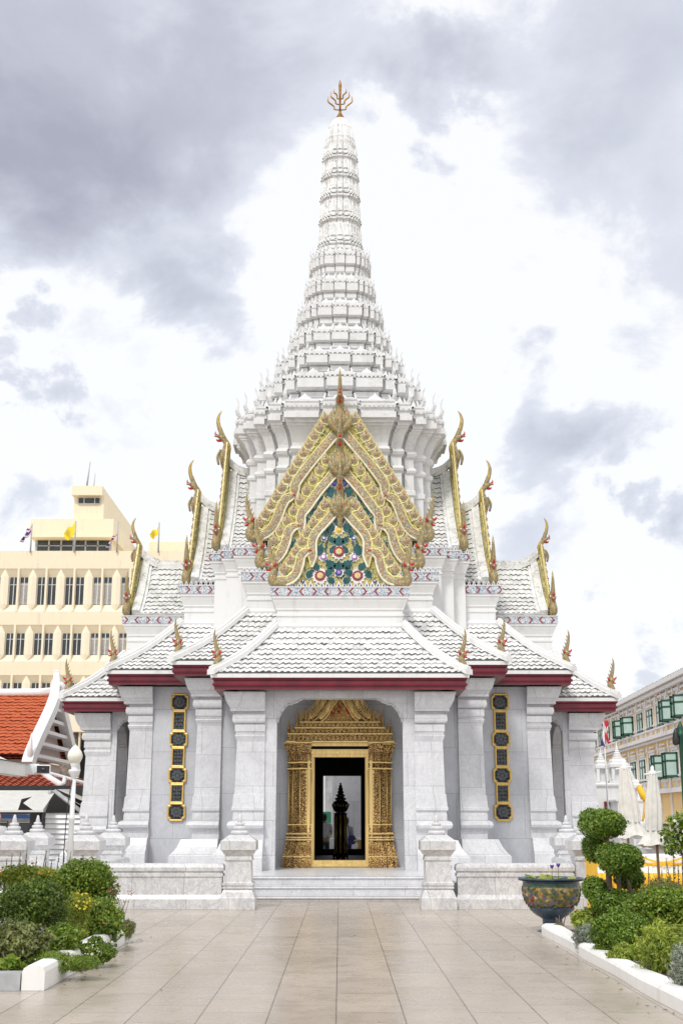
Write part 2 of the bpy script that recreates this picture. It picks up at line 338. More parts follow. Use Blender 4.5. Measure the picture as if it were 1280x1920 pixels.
# ------------------------------------------------------------------ mesh helpers
class B:
    def __init__(s): s.v = []; s.f = []; s.m = []; s.s = []
    def quad(s, pts, mi=0, sm=False):
        i = len(s.v); s.v.extend(pts); s.f.append(tuple(range(i, i + len(pts)))); s.m.append(mi); s.s.append(sm)
    def box(s, x0, x1, y0, y1, z0, z1, mi=0):
        i = len(s.v)
        s.v += [(x0, y0, z0), (x1, y0, z0), (x1, y1, z0), (x0, y1, z0), (x0, y0, z1), (x1, y0, z1), (x1, y1, z1), (x0, y1, z1)]
        for q in ((0, 3, 2, 1), (4, 5, 6, 7), (0, 1, 5, 4), (1, 2, 6, 5), (2, 3, 7, 6), (3, 0, 4, 7)):
            s.f.append(tuple(i + k for k in q)); s.m.append(mi); s.s.append(False)
    def grid(s, rows, mi=0, sm=True, closed=False, mf=None):     # rows: list of equally long point lists
        i = len(s.v); k = len(rows[0])
        for r in rows: s.v.extend(r)
        for a in range(len(rows) - 1):
            for b in range(k if closed else k - 1):
                c = (b + 1) % k
                s.f.append((i + a * k + b, i + a * k + c, i + (a + 1) * k + c, i + (a + 1) * k + b))
                s.m.append(mf(a, b) if mf else mi); s.s.append(sm)
        return i
    def mould(s, poly, prof, w=None, mi=0, bot=False, top=True, mf=None):   # profile of (offset, z) run round an outline
        rows = [[(x, y, z) for x, y in offs(poly, o, w)] for o, z in prof]
        i = s.grid(rows, mi, False, True, mf); k = len(poly)
        if bot: s.f.append(tuple(i + k - 1 - j for j in range(k))); s.m.append(mi); s.s.append(False)
        if top:
            j0 = i + (len(prof) - 1) * k
            s.f.append(tuple(j0 + j for j in range(k))); s.m.append(mf(len(prof) - 2, 0) if mf else mi); s.s.append(False)
    def scaled(s, poly, prof, mi=0, c=(0, 0)):
        rows = [[(c[0] + x * k, c[1] + y * k, z) for x, y in poly] for k, z in prof]
        i = s.grid(rows, mi, False, True); n = len(poly); j0 = i + (len(prof) - 1) * n
        s.f.append(tuple(j0 + j for j in range(n))); s.m.append(mi); s.s.append(False)
    def lathe(s, cx, cy, prof, n=20, mi=0, sm=True, mf=None, sx=1, sy=1):
        rows = [[(cx + r * sx * cos(2 * pi * k / n), cy + r * sy * sin(2 * pi * k / n), z) for k in range(n)] for r, z in prof]
        i = s.grid(rows, mi, sm, True, mf)
        if prof[-1][0] > .002:
            j0 = i + (len(prof) - 1) * n; s.f.append(tuple(j0 + j for j in range(n))); s.m.append(mf(len(prof) - 2, 0) if mf else mi); s.s.append(False)
    def tube(s, pts, n=8, mi=0, sub=4, sm=True, flat=None, mf=None, cap=True):   # pts (x,y,z,r); flat=(axis vec, factor)
        p = crom(pts, sub) if sub > 1 and len(pts) > 2 else [tuple(q) for q in pts]
        rows = []; up = Vector((0, 1, .01))
        for i, q in enumerate(p):
            a = Vector(p[max(0, i - 1)][:3]); b = Vector(p[min(len(p) - 1, i + 1)][:3]); t = (b - a).normalized()
            if abs(t.dot(up)) > .95: up = Vector((1, 0, .02))
            e1 = t.cross(up).normalized(); e2 = e1.cross(t).normalized()
            row = []
            for k in range(n):
                d = (e1 * cos(2 * pi * k / n) + e2 * sin(2 * pi * k / n)) * q[3]
                if flat: d = d + Vector(flat[0]) * (d.dot(Vector(flat[0])) * (flat[1] - 1))
                row.append(tuple(Vector(q[:3]) + d))
            rows.append(row)
        i = s.grid(rows, mi, sm, True, mf); k = len(rows)
        if cap:
            s.f.append(tuple(i + n - 1 - j for j in range(n))); s.m.append(mi); s.s.append(False)
            s.f.append(tuple(i + (k - 1) * n + j for j in range(n))); s.m.append(mi); s.s.append(False)
    def prism(s, poly, y0, y1, mi=0, side=None):      # poly in x,z extruded along y
        k = len(poly); i = len(s.v)
        s.v += [(x, y0, z) for x, z in poly] + [(x, y1, z) for x, z in poly]
        s.f.append(tuple(i + j for j in range(k))); s.m.append(mi); s.s.append(False)
        s.f.append(tuple(i + 2 * k - 1 - j for j in range(k))); s.m.append(mi); s.s.append(False)
        for j in range(k):
            c = (j + 1) % k; s.f.append((i + j, i + c, i + k + c, i + k + j)); s.m.append(mi if side is None else side); s.s.append(False)
    def add(s, o, M=None, off=0):
        i = len(s.v)
        s.v.extend([tuple(M @ Vector(p)) for p in o.v] if M else o.v)
        s.f.extend([tuple(i + k for k in q) for q in o.f]); s.m.extend([a + off for a in o.m]); s.s.extend(o.s)

def offs(poly, o, w=None):
    n = len(poly); out = []
    for i in range(n):
        p0, p1, p2 = poly[i - 1], poly[i], poly[(i + 1) % n]
        d1 = Vector((p1[0] - p0[0], p1[1] - p0[1])).normalized(); d2 = Vector((p2[0] - p1[0], p2[1] - p1[1])).normalized()
        n1 = Vector((d1.y, -d1.x)); n2 = Vector((d2.y, -d2.x))
        o1 = o * (w[i - 1] if w else 1); o2 = o * (w[i] if w else 1)
        cr = d1.x * d2.y - d1.y * d2.x
        if abs(cr) < 1e-4: out.append((p1[0] + n1.x * o1, p1[1] + n1.y * o1)); continue
        a = Vector(p1) + n1 * o1; b = Vector(p1) + n2 * o2
        t = ((b - a).x * d2.y - (b - a).y * d2.x) / cr
        q = a + d1 * t; out.append((q.x, q.y))
    return out
def crom(p, sub):
    out = []; n = len(p)
    for i in range(n - 1):
        a, b, c, d = p[max(0, i - 1)], p[i], p[i + 1], p[min(n - 1, i + 2)]
        for k in range(sub):
            t = k / sub
            out.append(tuple(.5 * (2 * b[j] + (c[j] - a[j]) * t + (2 * a[j] - 5 * b[j] + 4 * c[j] - d[j]) * t * t + (3 * b[j] - a[j] - 3 * c[j] + d[j]) * t ** 3) for j in range(len(b))))
    out.append(tuple(p[-1])); return out
def rect(x0, x1, y0, y1): return [(x0, y0), (x1, y0), (x1, y1), (x0, y1)]

def obj(name, b, mats, parent=None, loc=(0, 0, 0), rz=0, recalc=True, sc=None):
    me = bpy.data.meshes.new(name); me.from_pydata(b.v, [], b.f)
    for m in mats: me.materials.append(MT[m] if isinstance(m, str) else m)
    me.polygons.foreach_set('material_index', b.m); me.polygons.foreach_set('use_smooth', b.s); me.update()
    if recalc:
        bm = bmesh.new(); bm.from_mesh(me); bmesh.ops.recalc_face_normals(bm, faces=bm.faces); bm.to_mesh(me); bm.free()
    o = bpy.data.objects.new(name, me); COL.objects.link(o); o.location = loc; o.rotation_euler = (0, 0, rz)
    if sc: o.scale = (sc, sc, sc) if isinstance(sc, (int, float)) else sc
    if parent: o.parent = parent
    return o
def tag(o, label=None, cat=None, group=None, kind=None):
    if label: o['label'] = label
    if cat: o['category'] = cat
    if group: o['group'] = group
    if kind: o['kind'] = kind
    return o
def empty(name, loc, label, cat, group=None, rz=0):
    o = bpy.data.objects.new(name, None); COL.objects.link(o); o.location = loc; o.rotation_euler = (0, 0, rz); o.empty_display_size = .3
    return tag(o, label, cat, group)
def dup(o, parent=None, loc=None, rz=None, label=None):
    c = o.copy(); COL.objects.link(c)
    if parent is not None: c.parent = parent
    if loc is not None: c.location = loc
    if rz is not None: c.rotation_euler = (0, 0, rz)
    if label: c['label'] = label
    for ch in list(o.children): dup(ch, c)
    return c

# ================================================================== GROUND
g = B(); g.quad([(-700, -60, 0), (700, -60, 0), (700, 900, 0), (-700, 900, 0)])
tag(obj('ground', g, ['granite'], recalc=False), kind='structure')

# ================================================================== SHRINE
YC = 35.97
shrine = empty('shrine', (0, YC, 0), 'tall white marble shrine with tiered tile roofs and a pointed white tower', 'shrine')
ROT = {'f': 0, 'l': -pi / 2, 'r': pi / 2, 'b': pi}
def part(name, b, mats, arm='f', loc=(0, 0, 0), parent=None, recalc=True):
    return obj(name, b, mats, parent or shrine, loc, ROT[arm], recalc)
def inst(o, arm, loc=(0, 0, 0)):
    return dup(o, shrine, loc, ROT[arm])
A_H, A_R, B_H, B_R = 2.98, 7.47, 4.12, 6.08           # eave half-widths and reaches of the porch skirts (A) and the main skirt (B)
W_AH, W_AR, W_BH, W_BR = 2.45, 6.87, 3.55, 5.5        # walls below them
FLOOR = .45

# ---- terrace and floor
t = B(); t.box(-7.9, 7.9, -9.4, 8.6, .002, FLOOR)
t.box(-7.9, -1.95, -12.3, -9.4, .002, FLOOR - .004); t.box(1.95, 7.9, -12.3, -9.4, .002, FLOOR - .004)
obj('terrace', t, ['marble_plain'], None, (0, YC, 0))
tag(bpy.data.objects['terrace'], kind='structure')

# ---- pilasters
def pilaster_profile(zt):
    top = [(.05, -1.0), (.04, -.98), (.05, -.97), (.02, -.96), (.03, -.92), (.05, -.90), (.05, -.74), (.02, -.73), (.02, -.72), (.05, -.715), (.05, -.71), (.09, -.70), (.11, -.66), (.115, -.60),
           (.10, -.53), (.10, -.515), (.03, -.51), (.03, -.44), (.16, -.435), (.16, -.36), (.17, -.355), (.22, -.28), (.26, -.20), (.285, -.12), (.29, -.06), (.31, -.055), (.31, 0)]
    bot = [(.54, FLOOR), (.54, .74), (.52, .75), (.43, .85), (.36, .95), (.31, 1.06), (.28, 1.12), (.05, 1.125), (.05, 1.25), (.06, 1.26), (.06, 1.34), (.10, 1.36), (.16, 1.39), (.185, 1.45), (.16, 1.52),
           (.10, 1.55), (.06, 1.56), (.06, 1.70), (.05, 1.71), (.05, 1.77), (.09, 1.79), (.09, 1.85), (.075, 1.86), (.05, 2.15), (.03, 2.16)]
    return bot + [(0.0, zt - 1.14)] + [(o, zt + d) for o, d in top]
def pilaster(poly, w, zt, name='pilaster', arm='f'):
    b = B(); b.mould(poly, pilaster_profile(zt), w); return part(name, b, ['marble'], arm)
for s in (1, -1):
    q = rect(1.76, 2.42, -W_AR, -6.2); w = [1, 1, .0, 0]
    if s < 0: q = rect(-2.42, -1.76, -W_AR, -6.2); w = [1, 0, .0, 1]
    p0 = pilaster(q, w, 4.50)
    for a in 'lrb': inst(p0, a, (0, 0, -.13))
    q = rect(2.92, 3.52, -5.52, -4.92); w = [1, 1, 0, 0]
    if s < 0: q = rect(-3.52, -2.92, -5.52, -4.92); w = [1, 0, 0, 1]
    p0 = pilaster(q, w, 4.97)
    for a in 'lrb': inst(p0, a)

# ---- porch opening: jambs, lintel and lobed brackets (front arch and the two side arches)
def porch_arch(x0, x1, yf, d, ztop=4.50, jw=.26):
    b = B(); b.box(x0, x0 + jw, yf, yf + d, FLOOR, ztop - .12); b.box(x1 - jw, x1, yf, yf + d, FLOOR, ztop - .12)
    b.box(x0, x1, yf - .004, yf + d + .004, ztop - .12, ztop + .05)
    for sg, xe in ((1, x0 + jw), (-1, x1 - jw)):
        sz = min(.62, (x1 - x0 - 2 * jw) * .5)
        c = [(0, 0), (0, -sz * .92)]
        lob = [(.05, -.90), (.07, -.84), (.06, -.80), (.10, -.72), (.20, -.50), (.34, -.32), (.48, -.20), (.50, -.24), (.62, -.20), (.66, -.16), (.70, -.17), (.84, -.10), (.88, -.06), (.96, -.05), (1, 0)]
        c += [(u * sz, v * sz) for u, v in lob]
        pl = [(xe + sg * u, ztop - .12 + v) for u, v in c]
        b.prism(pl, yf + .02, yf + d - .02)
        for i in range(2, len(pl) - 1):                     # raised rim along the lobes
            b.tube([(pl[i][0], yf + .02, pl[i][1], .022), (pl[i + 1][0], yf + .02, pl[i + 1][1], .022)], 6, 0, 1)
        b.tube([(xe, yf + .02, FLOOR, .02), (xe, yf + .02, ztop - .12 - sz * .9, .02)], 6, 0, 1)
    return b
ar = part('porch_arch', porch_arch(-1.76, 1.76, -W_AR + .03, .42), ['marble'])
for a in 'lrb': inst(ar, a, (0, 0, -.13))
# side arches of the side porches, facing the camera and away
for a, sx in (('l', 1), ('r', -1), ('l', -1), ('r', 1)):
    b0 = porch_arch(-.52, .52, -.2, .34, 4.38, .14)
    bb = B(); ang = pi / 2 * sx; bb.add(b0, Matrix.Translation((sx * (W_AH - .22), -5.68, 0)) @ Matrix.Rotation(ang, 4, 'Z'))
    part('side_arch', bb, ['marble'], a)
# ---- walls of the cross-shaped hall
b = B()
for k in range(4):
    c = B()
    for s in (1, -1):
        x0, x1 = sorted((s * 2.2, s * (W_BH - .05))); c.box(x0, x1, -W_BR + .06, -W_BR + .36, FLOOR - .01, 5.0)
        x0, x1 = sorted((s * (W_BH - .36), s * (W_BH - .06)))
        c.box(x0, x1, -W_BR + .36, -3.3, FLOOR - .01, 5.0)
    for x0, x1, z0, z1 in ((-2.2, -.74, FLOOR - .01, 4.8), (.74, 2.2, FLOOR - .01, 4.8), (-.74, .74, 3.42, 4.8)): c.box(x0, x1, -5.02, -4.72, z0, z1)
    c.box(2.2, 2.35, -5.44, -4.72, FLOOR - .01, 4.8); c.box(-2.35, -2.2, -5.44, -4.72, FLOOR - .01, 4.8)
    b.add(c, Matrix.Rotation(k * pi / 2, 4, 'Z'))
part('wall', b, ['marble_wall'])
# interior: dark ceiling, lining and floor
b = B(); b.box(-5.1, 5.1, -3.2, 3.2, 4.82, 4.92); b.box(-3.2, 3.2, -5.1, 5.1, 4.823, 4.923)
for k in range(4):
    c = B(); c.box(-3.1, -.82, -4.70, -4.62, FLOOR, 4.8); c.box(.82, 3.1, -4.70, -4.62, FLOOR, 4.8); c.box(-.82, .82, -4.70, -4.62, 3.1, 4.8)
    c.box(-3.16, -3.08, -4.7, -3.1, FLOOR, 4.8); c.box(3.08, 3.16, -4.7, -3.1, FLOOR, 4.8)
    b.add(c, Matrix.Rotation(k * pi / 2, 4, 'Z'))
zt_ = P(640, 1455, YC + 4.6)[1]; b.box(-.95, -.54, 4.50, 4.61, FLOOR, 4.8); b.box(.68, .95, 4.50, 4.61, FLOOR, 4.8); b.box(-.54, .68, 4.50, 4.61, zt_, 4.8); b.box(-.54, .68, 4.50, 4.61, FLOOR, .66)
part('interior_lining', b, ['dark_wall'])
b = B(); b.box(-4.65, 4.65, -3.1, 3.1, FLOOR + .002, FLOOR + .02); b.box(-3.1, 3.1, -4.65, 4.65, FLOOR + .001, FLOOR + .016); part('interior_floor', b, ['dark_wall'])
# porch ceilings
b = B(); b.box(-2.4, 2.4, -6.85, -5.0, 4.56, 4.62); c = part('porch_ceiling', b, ['plaster'])
for a in 'lrb': inst(c, a, (0, 0, -.13))

# ---- roof tiles
def tiles(b, fpos, s0, s1, tlen, w=.150, rowh=.2, lift=.034, amp=.020):
    nr = max(2, round(tlen / rowh)); rh = tlen / nr
    for r in range(nr):
        ta, tb = r * rh, min(tlen, (r + 1) * rh + .02)
        a0, a1 = s0(ta), s1(ta); b0, b1 = s0(tb), s1(tb)
        lo, hi = min(a0, b0), max(a1, b1)
        if hi - lo < .02: continue
        k0 = math.floor(lo / w * 6); k1 = math.ceil(hi / w * 6)
        ss = [k * w / 6 for k in range(k0, k1 + 1)]
        R = random.Random(r * 31 + int(tlen * 100)); jit = {}
        def h(s):
            k = math.floor(s / w)
            if k not in jit: jit[k] = R.uniform(-.010, .014)
            ph = (s / w) % 1
            return amp * (1 + .95 * cos(2 * pi * ph) + .25 * sin(4 * pi * ph)) + jit[k]
        ca = [min(max(s, a0), a1) for s in ss]; cb = [min(max(s, b0), b1) for s in ss]
        base = [fpos(x, ta, -.02) for x in ca]; low = [fpos(x, ta, lift + h(s)) for s, x in zip(ss, ca)]
        top = [fpos(x, tb, .004 + h(s) * .85) for s, x in zip(ss, cb)]
        b.grid([base, low], 1, False); b.grid([low, top], 0, True)

def skirt(name, poly, z0, d, rise, edges=None, fz=.28, arm='f', loc=(0, 0, 0), caps_all=True):
    """hipped skirt roof round an outline: lacquered fascia, white eave edge, tiles, hip and ridge caps; returns the tile object"""
    n = len(poly); inner = offs(poly, -d); zt = z0 + rise
    tb = B(); cap = B()
    hips = [None] * n
    for i in (edges or range(n)):
        j = (i + 1) % n
        p0, p1, q0, q1 = Vector((*poly[i], z0)), Vector((*poly[j], z0)), Vector((*inner[i], zt)), Vector((*inner[j], zt))
        e = (p1 - p0).normalized(); nin = Vector((-e.y, e.x, 0)); sl = (nin * d + Vector((0, 0, rise))); T = sl.length; sl.normalize()
        nor = e.cross(sl).normalized()
        if nor.z < 0: nor = -nor
        Lw = (p1 - p0).length; sA = (q0 - p0).dot(e); sB = (q1 - p0).dot(e); mid = Lw / 2
        sag = lambda t: -.10 * sin(pi * min(1, t / T))
        fp = lambda s, t, h, p0=p0, e=e, sl=sl, nor=nor, mid=mid: tuple(p0 + e * (s + mid) + sl * t + nor * (h + sag(t)))
        tiles(tb, fp, lambda t: sA * t / T - mid, lambda t: Lw + (sB - Lw) * t / T - mid, T)
        cap.tube([tuple(q0 + Vector((0, 0, .03))) + (.085,), tuple(q1 + Vector((0, 0, .03))) + (.085,)], 8, 0, 1, False)
        for p, q, k in ((p0, q0, i), (p1, q1, j)):
            if hips[k]: continue
            hips[k] = 1
            # convex corner?
            pr, nx = Vector(poly[k - 1]), Vector(poly[(k + 1) % n]); c = Vector(poly[k])
            if (c - pr).x * (nx - c).y - (c - pr).y * (nx - c).x <= 0: continue
            pts = []
            for t in range(7):
                u = t / 6; pt = p.lerp(q, u) + Vector((0, 0, .10 - .13 * sin(pi * u))); 
                if t == 0: pt += (p - q).normalized() * .06
                pts.append(pt)
            dr = (q - p); dr.z = 0; dr.normalize(); sd = Vector((-dr.y, dr.x, 0))
            rows = [[tuple(pt + sd * x + Vector((0, 0, y))) for x, y in ((-.13, -.10), (-.13, .02), (-.07, .03), (-.07, .085), (.07, .085), (.07, .03), (.13, .02), (.13, -.10))] for pt in pts]
            cap.grid(rows, 0, False); cap.quad(rows[0][::-1], 0)
    fas = B()
    fas.mould(poly, [(-.52, z0 - .34), (-.05, z0 - .37), (-.05, z0 - .30), (-.02, z0 - .295), (-.005, z0 - .26), (-.005, z0 - .235), (-.035, z0 - .23), (-.04, z0 - .17), (-.01, z0 - .155), (.0, z0 - .105)], None, 0, False, False, lambda a, b: 1 if a == 0 else 0)
    cap.mould(poly, [(.0, z0 - .105), (.035, z0 - .105), (.04, z0 - .02), (.015, z0 - .01), (-.25, z0)], None, 0, False, False)
    r = part(name, tb, ['roof_tile', 'tile_hollow_shade'], arm, loc, recalc=False)
    for nm, bb, mt in (('fascia', fas, ['lacquer_red', 'soffit']), ('hip_cap', cap, ['plaster'])):
        obj(nm, bb, mt, r)
    return r
polyA = [(-A_H, -A_R), (A_H, -A_R), (A_H, -4.6), (-A_H, -4.6)]
rA = skirt('porch_roof', polyA, 4.90, 1.37, 1.28, [3, 0, 1])
for a in 'lr': inst(rA, a, (0, 0, -.13))
h, r = B_H, B_R
polyB = [(h, -r), (h, -h), (r, -h), (r, h), (h, h), (h, r), (-h, r), (-h, h), (-r, h), (-r, -h), (-h, -h), (-h, -r)]
skirt('main_roof', polyB, 5.37, 1.66, 1.46)

# ---- upper walls, cornices and mosaic friezes
def crossp(h, r): return [(h, -r), (h, -h), (r, -h), (r, h), (h, h), (h, r), (-h, r), (-h, h), (-r, h), (-r, -h), (-h, -h), (-h, -r)]
def cornice(poly, zb, zf0, zf1, name, crest=False, per=.62):
    b = B(); b.mould(poly, [(0, zb), (0, zf0 - .52), (.025, zf0 - .50), (.025, zf0 - .44), (.0, zf0 - .43), (.0, zf0 - .36), (.03, zf0 - .34), (.03, zf0 - .30), (.06, zf0 - .22), (.10, zf0 - .13), (.115, zf0 - .07), (.14, zf0 - .065), (.14, zf0)], None, 0, False, False)
    o = part(name, b, ['plaster'])
    f = B(); zt = zf1 - (.13 if crest else .03)
    f.mould(poly, [(.165, zf0), (.165, zt)], None, 0, True, False); obj('frieze', f, [frieze_mat((zf0 + zt) / 2, per)], o)
    e = B(); e.mould(poly, [(.18, zt), (.19, zt + .03), (-.02, zt + .035)], None, 0, True, True)
    if crest:                                              # row of small glazed crest leaves on the ledge
        pp = offs(poly, .15)
        for i in range(len(pp)):
            p0, p1 = Vector(pp[i]), Vector(pp[(i + 1) % len(pp)]); L = (p1 - p0).length
            if L < .05: continue
            d = (p1 - p0) / L; n_ = max(1, int(L / .13))
            for k in range(n_):
                c = p0 + d * (k + .5) * L / n_; w = .045
                q = [(c - d * w, 0), (c - d * w * .6, .06), (c, .115), (c + d * w * .6, .06), (c + d * w, 0)]
                nn = Vector((d.y, -d.x)) * .018
                e.quad([(v.x + nn.x, v.y + nn.y, zt + .035 + z) for v, z in q], 0); e.quad([(v.x - nn.x, v.y - nn.y, zt + .035 + z) for v, z in q], 0)
                e.quad([(c.x - d.x * .02 + nn.x * 1.3, c.y - d.y * .02 + nn.y * 1.3, zt + .045), (c.x + nn.x * 1.3, c.y + nn.y * 1.3, zt + .11), (c.x + d.x * .02 + nn.x * 1.3, c.y + d.y * .02 + nn.y * 1.3, zt + .045)], 1)
    obj('ledge', e, ['plaster', 'blue_glaze'], o); return o
b1 = [(-1.56, -6.02), (1.56, -6.02), (1.56, -2.9), (-1.56, -2.9)]
u1 = cornice(b1, 5.7, 6.98, 7.20, 'gable_wall', False)
for a in 'lr': inst(u1, a)
cornice(crossp(2.43, 4.33), 6.3, 7.68, 8.02, 'upper_wall', True)
q3 = [(2.75, -3.47), (2.75, -3.11), (3.11, -3.11), (3.11, -2.75), (3.47, -2.75)]
poly3 = []
for k in range(4):
    for x, y in q3:
        for _ in range(k): x, y = -y, x
        poly3.append((x, y))
cornice(poly3, 6.5, 8.55, 8.86, 'tower_base', True)

# ---- serpents and finials
def naga_b():
    b = B()
    b.tube([(-.30, 0, .03, .05), (-.14, 0, .03, .085), (0, 0, .06, .115), (.045, 0, .17, .112), (.02, 0, .30, .09), (-.005, 0, .40, .078), (.03, 0, .465, .09), (.10, 0, .475, .06), (.16, 0, .465, .03)], 10, 0, 4)
    b.tube([(.06, 0, .50, .055), (.13, 0, .515, .04), (.19, 0, .55, .028), (.20, 0, .60, .012)], 8, 1, 4)
    b.tube([(.03, 0, .43, .05), (.10, 0, .395, .035), (.16, 0, .375, .022), (.185, 0, .395, .008)], 8, 1, 4)
    b.tube([(.10, 0, .445, .03), (.16, 0, .445, .012)], 6, 2, 1)
    for s in (1, -1):
        b.lathe(.055, s * .075, [(.001, .475), (.026, .49), (.03, .505), (.022, .525), (.001, .535)], 8, 2)
        b.lathe(.065, s * .098, [(.001, .492), (.012, .505), (.001, .52)], 6, 4)
        b.tube([(.0, s * .07, .46, .03), (-.05, s * .085, .52, .03), (-.04, s * .08, .60, .005)], 6, 1, 3)
    b.tube([(.0, 0, .45, .085), (.02, 0, .56, .08), (.055, 0, .66, .068), (.095, 0, .80, .055), (.125, 0, .95, .042), (.135, 0, 1.10, .028), (.105, 0, 1.25, .004)], 8, 3, 4)
    for k in range(7):                                      # spines down the back of the crest and neck
        z = .30 + k * .115; x = [-.07, -.085, -.06, -.02, .03, .07, .09][k]
        b.tube([(x + .03, 0, z - .03, .03), (x - .02, 0, z + .02, .02), (x - .045, 0, z + .085, .003)], 6, 0, 2)
    return b
NAGA = ['mosaic_naga', 'red_glaze', 'white_glaze', 'mosaic_naga', 'dark_void']
naga_mesh = None
def place_naga(parent, loc, rz, sc, name='naga_finial'):
    global naga_mesh
    if naga_mesh is None:
        o = obj(name, naga_b(), NAGA, parent, loc, rz, sc=sc); naga_mesh = o.data
    else:
        o = bpy.data.objects.new(name, naga_mesh); COL.objects.link(o); o.parent = parent; o.location = loc; o.rotation_euler = (0, 0, rz); o.scale = (sc, sc, sc)
    return o
# eight serpents on the hip ends of the skirt roofs that face the camera, plus the outer ones
for s in (1, -1):
    fa = .25 * -1 if s > 0 else pi + .25
    place_naga(shrine, (s * (A_H - .12), -A_R + .14, 4.98), fa, .80)
    place_naga(shrine, (s * (B_H - .14), -B_R + .16, 5.46), fa, .80)
    place_naga(shrine, (s * (B_R - .14), -B_H + .16, 5.46), fa, .80)
    place_naga(shrine, (s * (A_R - .14), -A_H + .14, 4.86), fa, .80)

def chofa_b(sc, th=.80):                                            # local: -y is outwards, gold spine, beaked head, tall crest
    b = B(); P_ = [(-.0, -.25, .03), (.03, -.10, .05), (.06, .06, .085), (.075, .16, .10), (.05, .28, .075), (.03, .36, .06), (.06, .45, .055), (.12, .52, .06), (.19, .55, .035), (.25, .545, .012)]
    b.tube([(0, -o * sc, z * sc, r_ * sc * th) for o, z, r_ in P_], 10, 0, 4, flat=((1, 0, 0), 1.5))
    b.tube([(0, -o * sc, z * sc, r_ * sc * th) for o, z, r_ in ((-.04, -.3, .03), (-.02, 0, .035), (-.01, .2, .04), (-.02, .34, .04), (.02, .44, .04), (.06, .5, .04))], 8, 1, 4)
    b.tube([(0, -o * sc, z * sc, r_ * sc * th) for o, z, r_ in ((.08, .50, .06), (.125, .60, .055), (.16, .70, .05))], 8, 0, 4)
    b.tube([(0, -o * sc, z * sc, r_ * sc * th) for o, z, r_ in ((.145, .66, .044), (.175, .76, .038), (.185, .86, .030), (.165, .95, .018), (.12, 1.03, .003))], 8, 1, 4)
    b.tube([(0, -o * sc, z * sc, r_ * sc * th) for o, z, r_ in ((.13, .53, .05), (.20, .56, .035), (.235, .60, .018), (.225, .64, .005))], 8, 2, 4)
    b.tube([(0, -o * sc, z * sc, r_ * sc * th) for o, z, r_ in ((.12, .48, .045), (.18, .465, .03), (.215, .49, .008))], 8, 2, 4)
    b.tube([(0, (-o - .012) * sc, z * sc, r_ * sc * th) for o, z, r_ in ((.145, .66, .044), (.175, .76, .036), (.187, .86, .027), (.168, .95, .015), (.125, 1.02, .003))], 8, 0, 4)
    for s in (1, -1):                                       # flaring breast leaves, seen as a bulb from in front
        for k, (w_, hh, z0) in enumerate(((.16, .30, .02), (.11, .36, .06))):
            b.tube([(s * .02 * sc, -.06 * sc, z0 * sc - .05 * sc, .05 * sc), (s * w_ * .75 * sc, -.07 * sc, (z0 + hh * .2) * sc, .06 * sc), (s * w_ * sc, -.06 * sc, (z0 + hh * .55) * sc, .04 * sc), (s * w_ * .9 * sc, -.05 * sc, (z0 + hh) * sc, .003)], 7, 0, 4)
        b.lathe(s * .05 * sc, -.13 * sc, [(.001, .52 * sc), (.02 * sc, .535 * sc), (.001, .55 * sc)], 6, 3)
    b.tube([(0, -.16 * sc, .02 * sc, .02 * sc), (0, -.185 * sc, .16 * sc, .028 * sc), (0, -.13 * sc, .30 * sc, .018 * sc)], 6, 0, 3)
    return b

# ---- gables: pediment field, bargeboards with leaf flames, serpents, finial
def e64(l): return [(440 + x / 6.4, 880 + y / 6.4) for x, y in l]
G = {1: dict(rho=5.98, up=e64([(1262, 470), (1205, 510), (1095, 635), (985, 755), (935, 850), (928, 950), (932, 1060), (928, 1130), (925, 1185)]),
             lo=e64([(915, 985), (850, 1000), (795, 1050), (772, 1160), (725, 1275), (640, 1338), (520, 1352), (480, 1352)]), zb=7.23, hb=1.56, zr=9.0, ze=7.28, hr=1.5, nleaf=6, nlo=4, sc=1.36),
     2: dict(rho=4.25, up=[(636, 876), (625, 890), (598, 921), (577, 950), (565, 966), (564, 981), (565, 998), (565, 1012)],
             lo=e64([(790, 690), (705, 700), (642, 765), (610, 890), (560, 1005), (480, 1095), (380, 1135), (325, 1140)]), zb=8.06, hb=2.12, zr=10.72, ze=8.12, hr=2.1, nleaf=8, nlo=5, sc=1.62),
     3: dict(rho=3.40, up=[(636, 804), (622, 822), (585, 866), (558, 902), (553, 915), (553, 930), (556, 938)],
             lo=e64([(720, 325), (680, 335), (612, 372), (562, 460), (520, 575), (455, 700), (370, 778), (260, 810), (210, 812)]), zb=9.0, hb=2.52, zr=11.85, ze=8.98, hr=2.42, nleaf=9, nlo=7, sc=1.74)}
def band(b, pts, w, y, mi, taper=None, th=.07):            # bulged strip along a centre line in the x,z plane
    p = crom([(x, z) for x, z in pts], 5); n = len(p); rows = []; ed = []
    for i, (x, z) in enumerate(p):
        a, c = p[max(0, i - 1)], p[min(n - 1, i + 1)]; t = Vector((c[0] - a[0], c[1] - a[1])).normalized(); nn = Vector((-t.y, t.x))
        k = w * (taper(i / (n - 1)) if taper else 1)
        rows.append([(x - nn.x * k * u, y - th * hh, z - nn.y * k * u) for u, hh in ((-.5, -1), (-.5, .5), (-.25, .9), (0, 1), (.25, .9), (.5, .5), (.5, -1))])
        ed.append(((x - nn.x * k * .5, z - nn.y * k * .5), (x + nn.x * k * .5, z + nn.y * k * .5)))
    b.grid(rows, mi, False); return p, ed
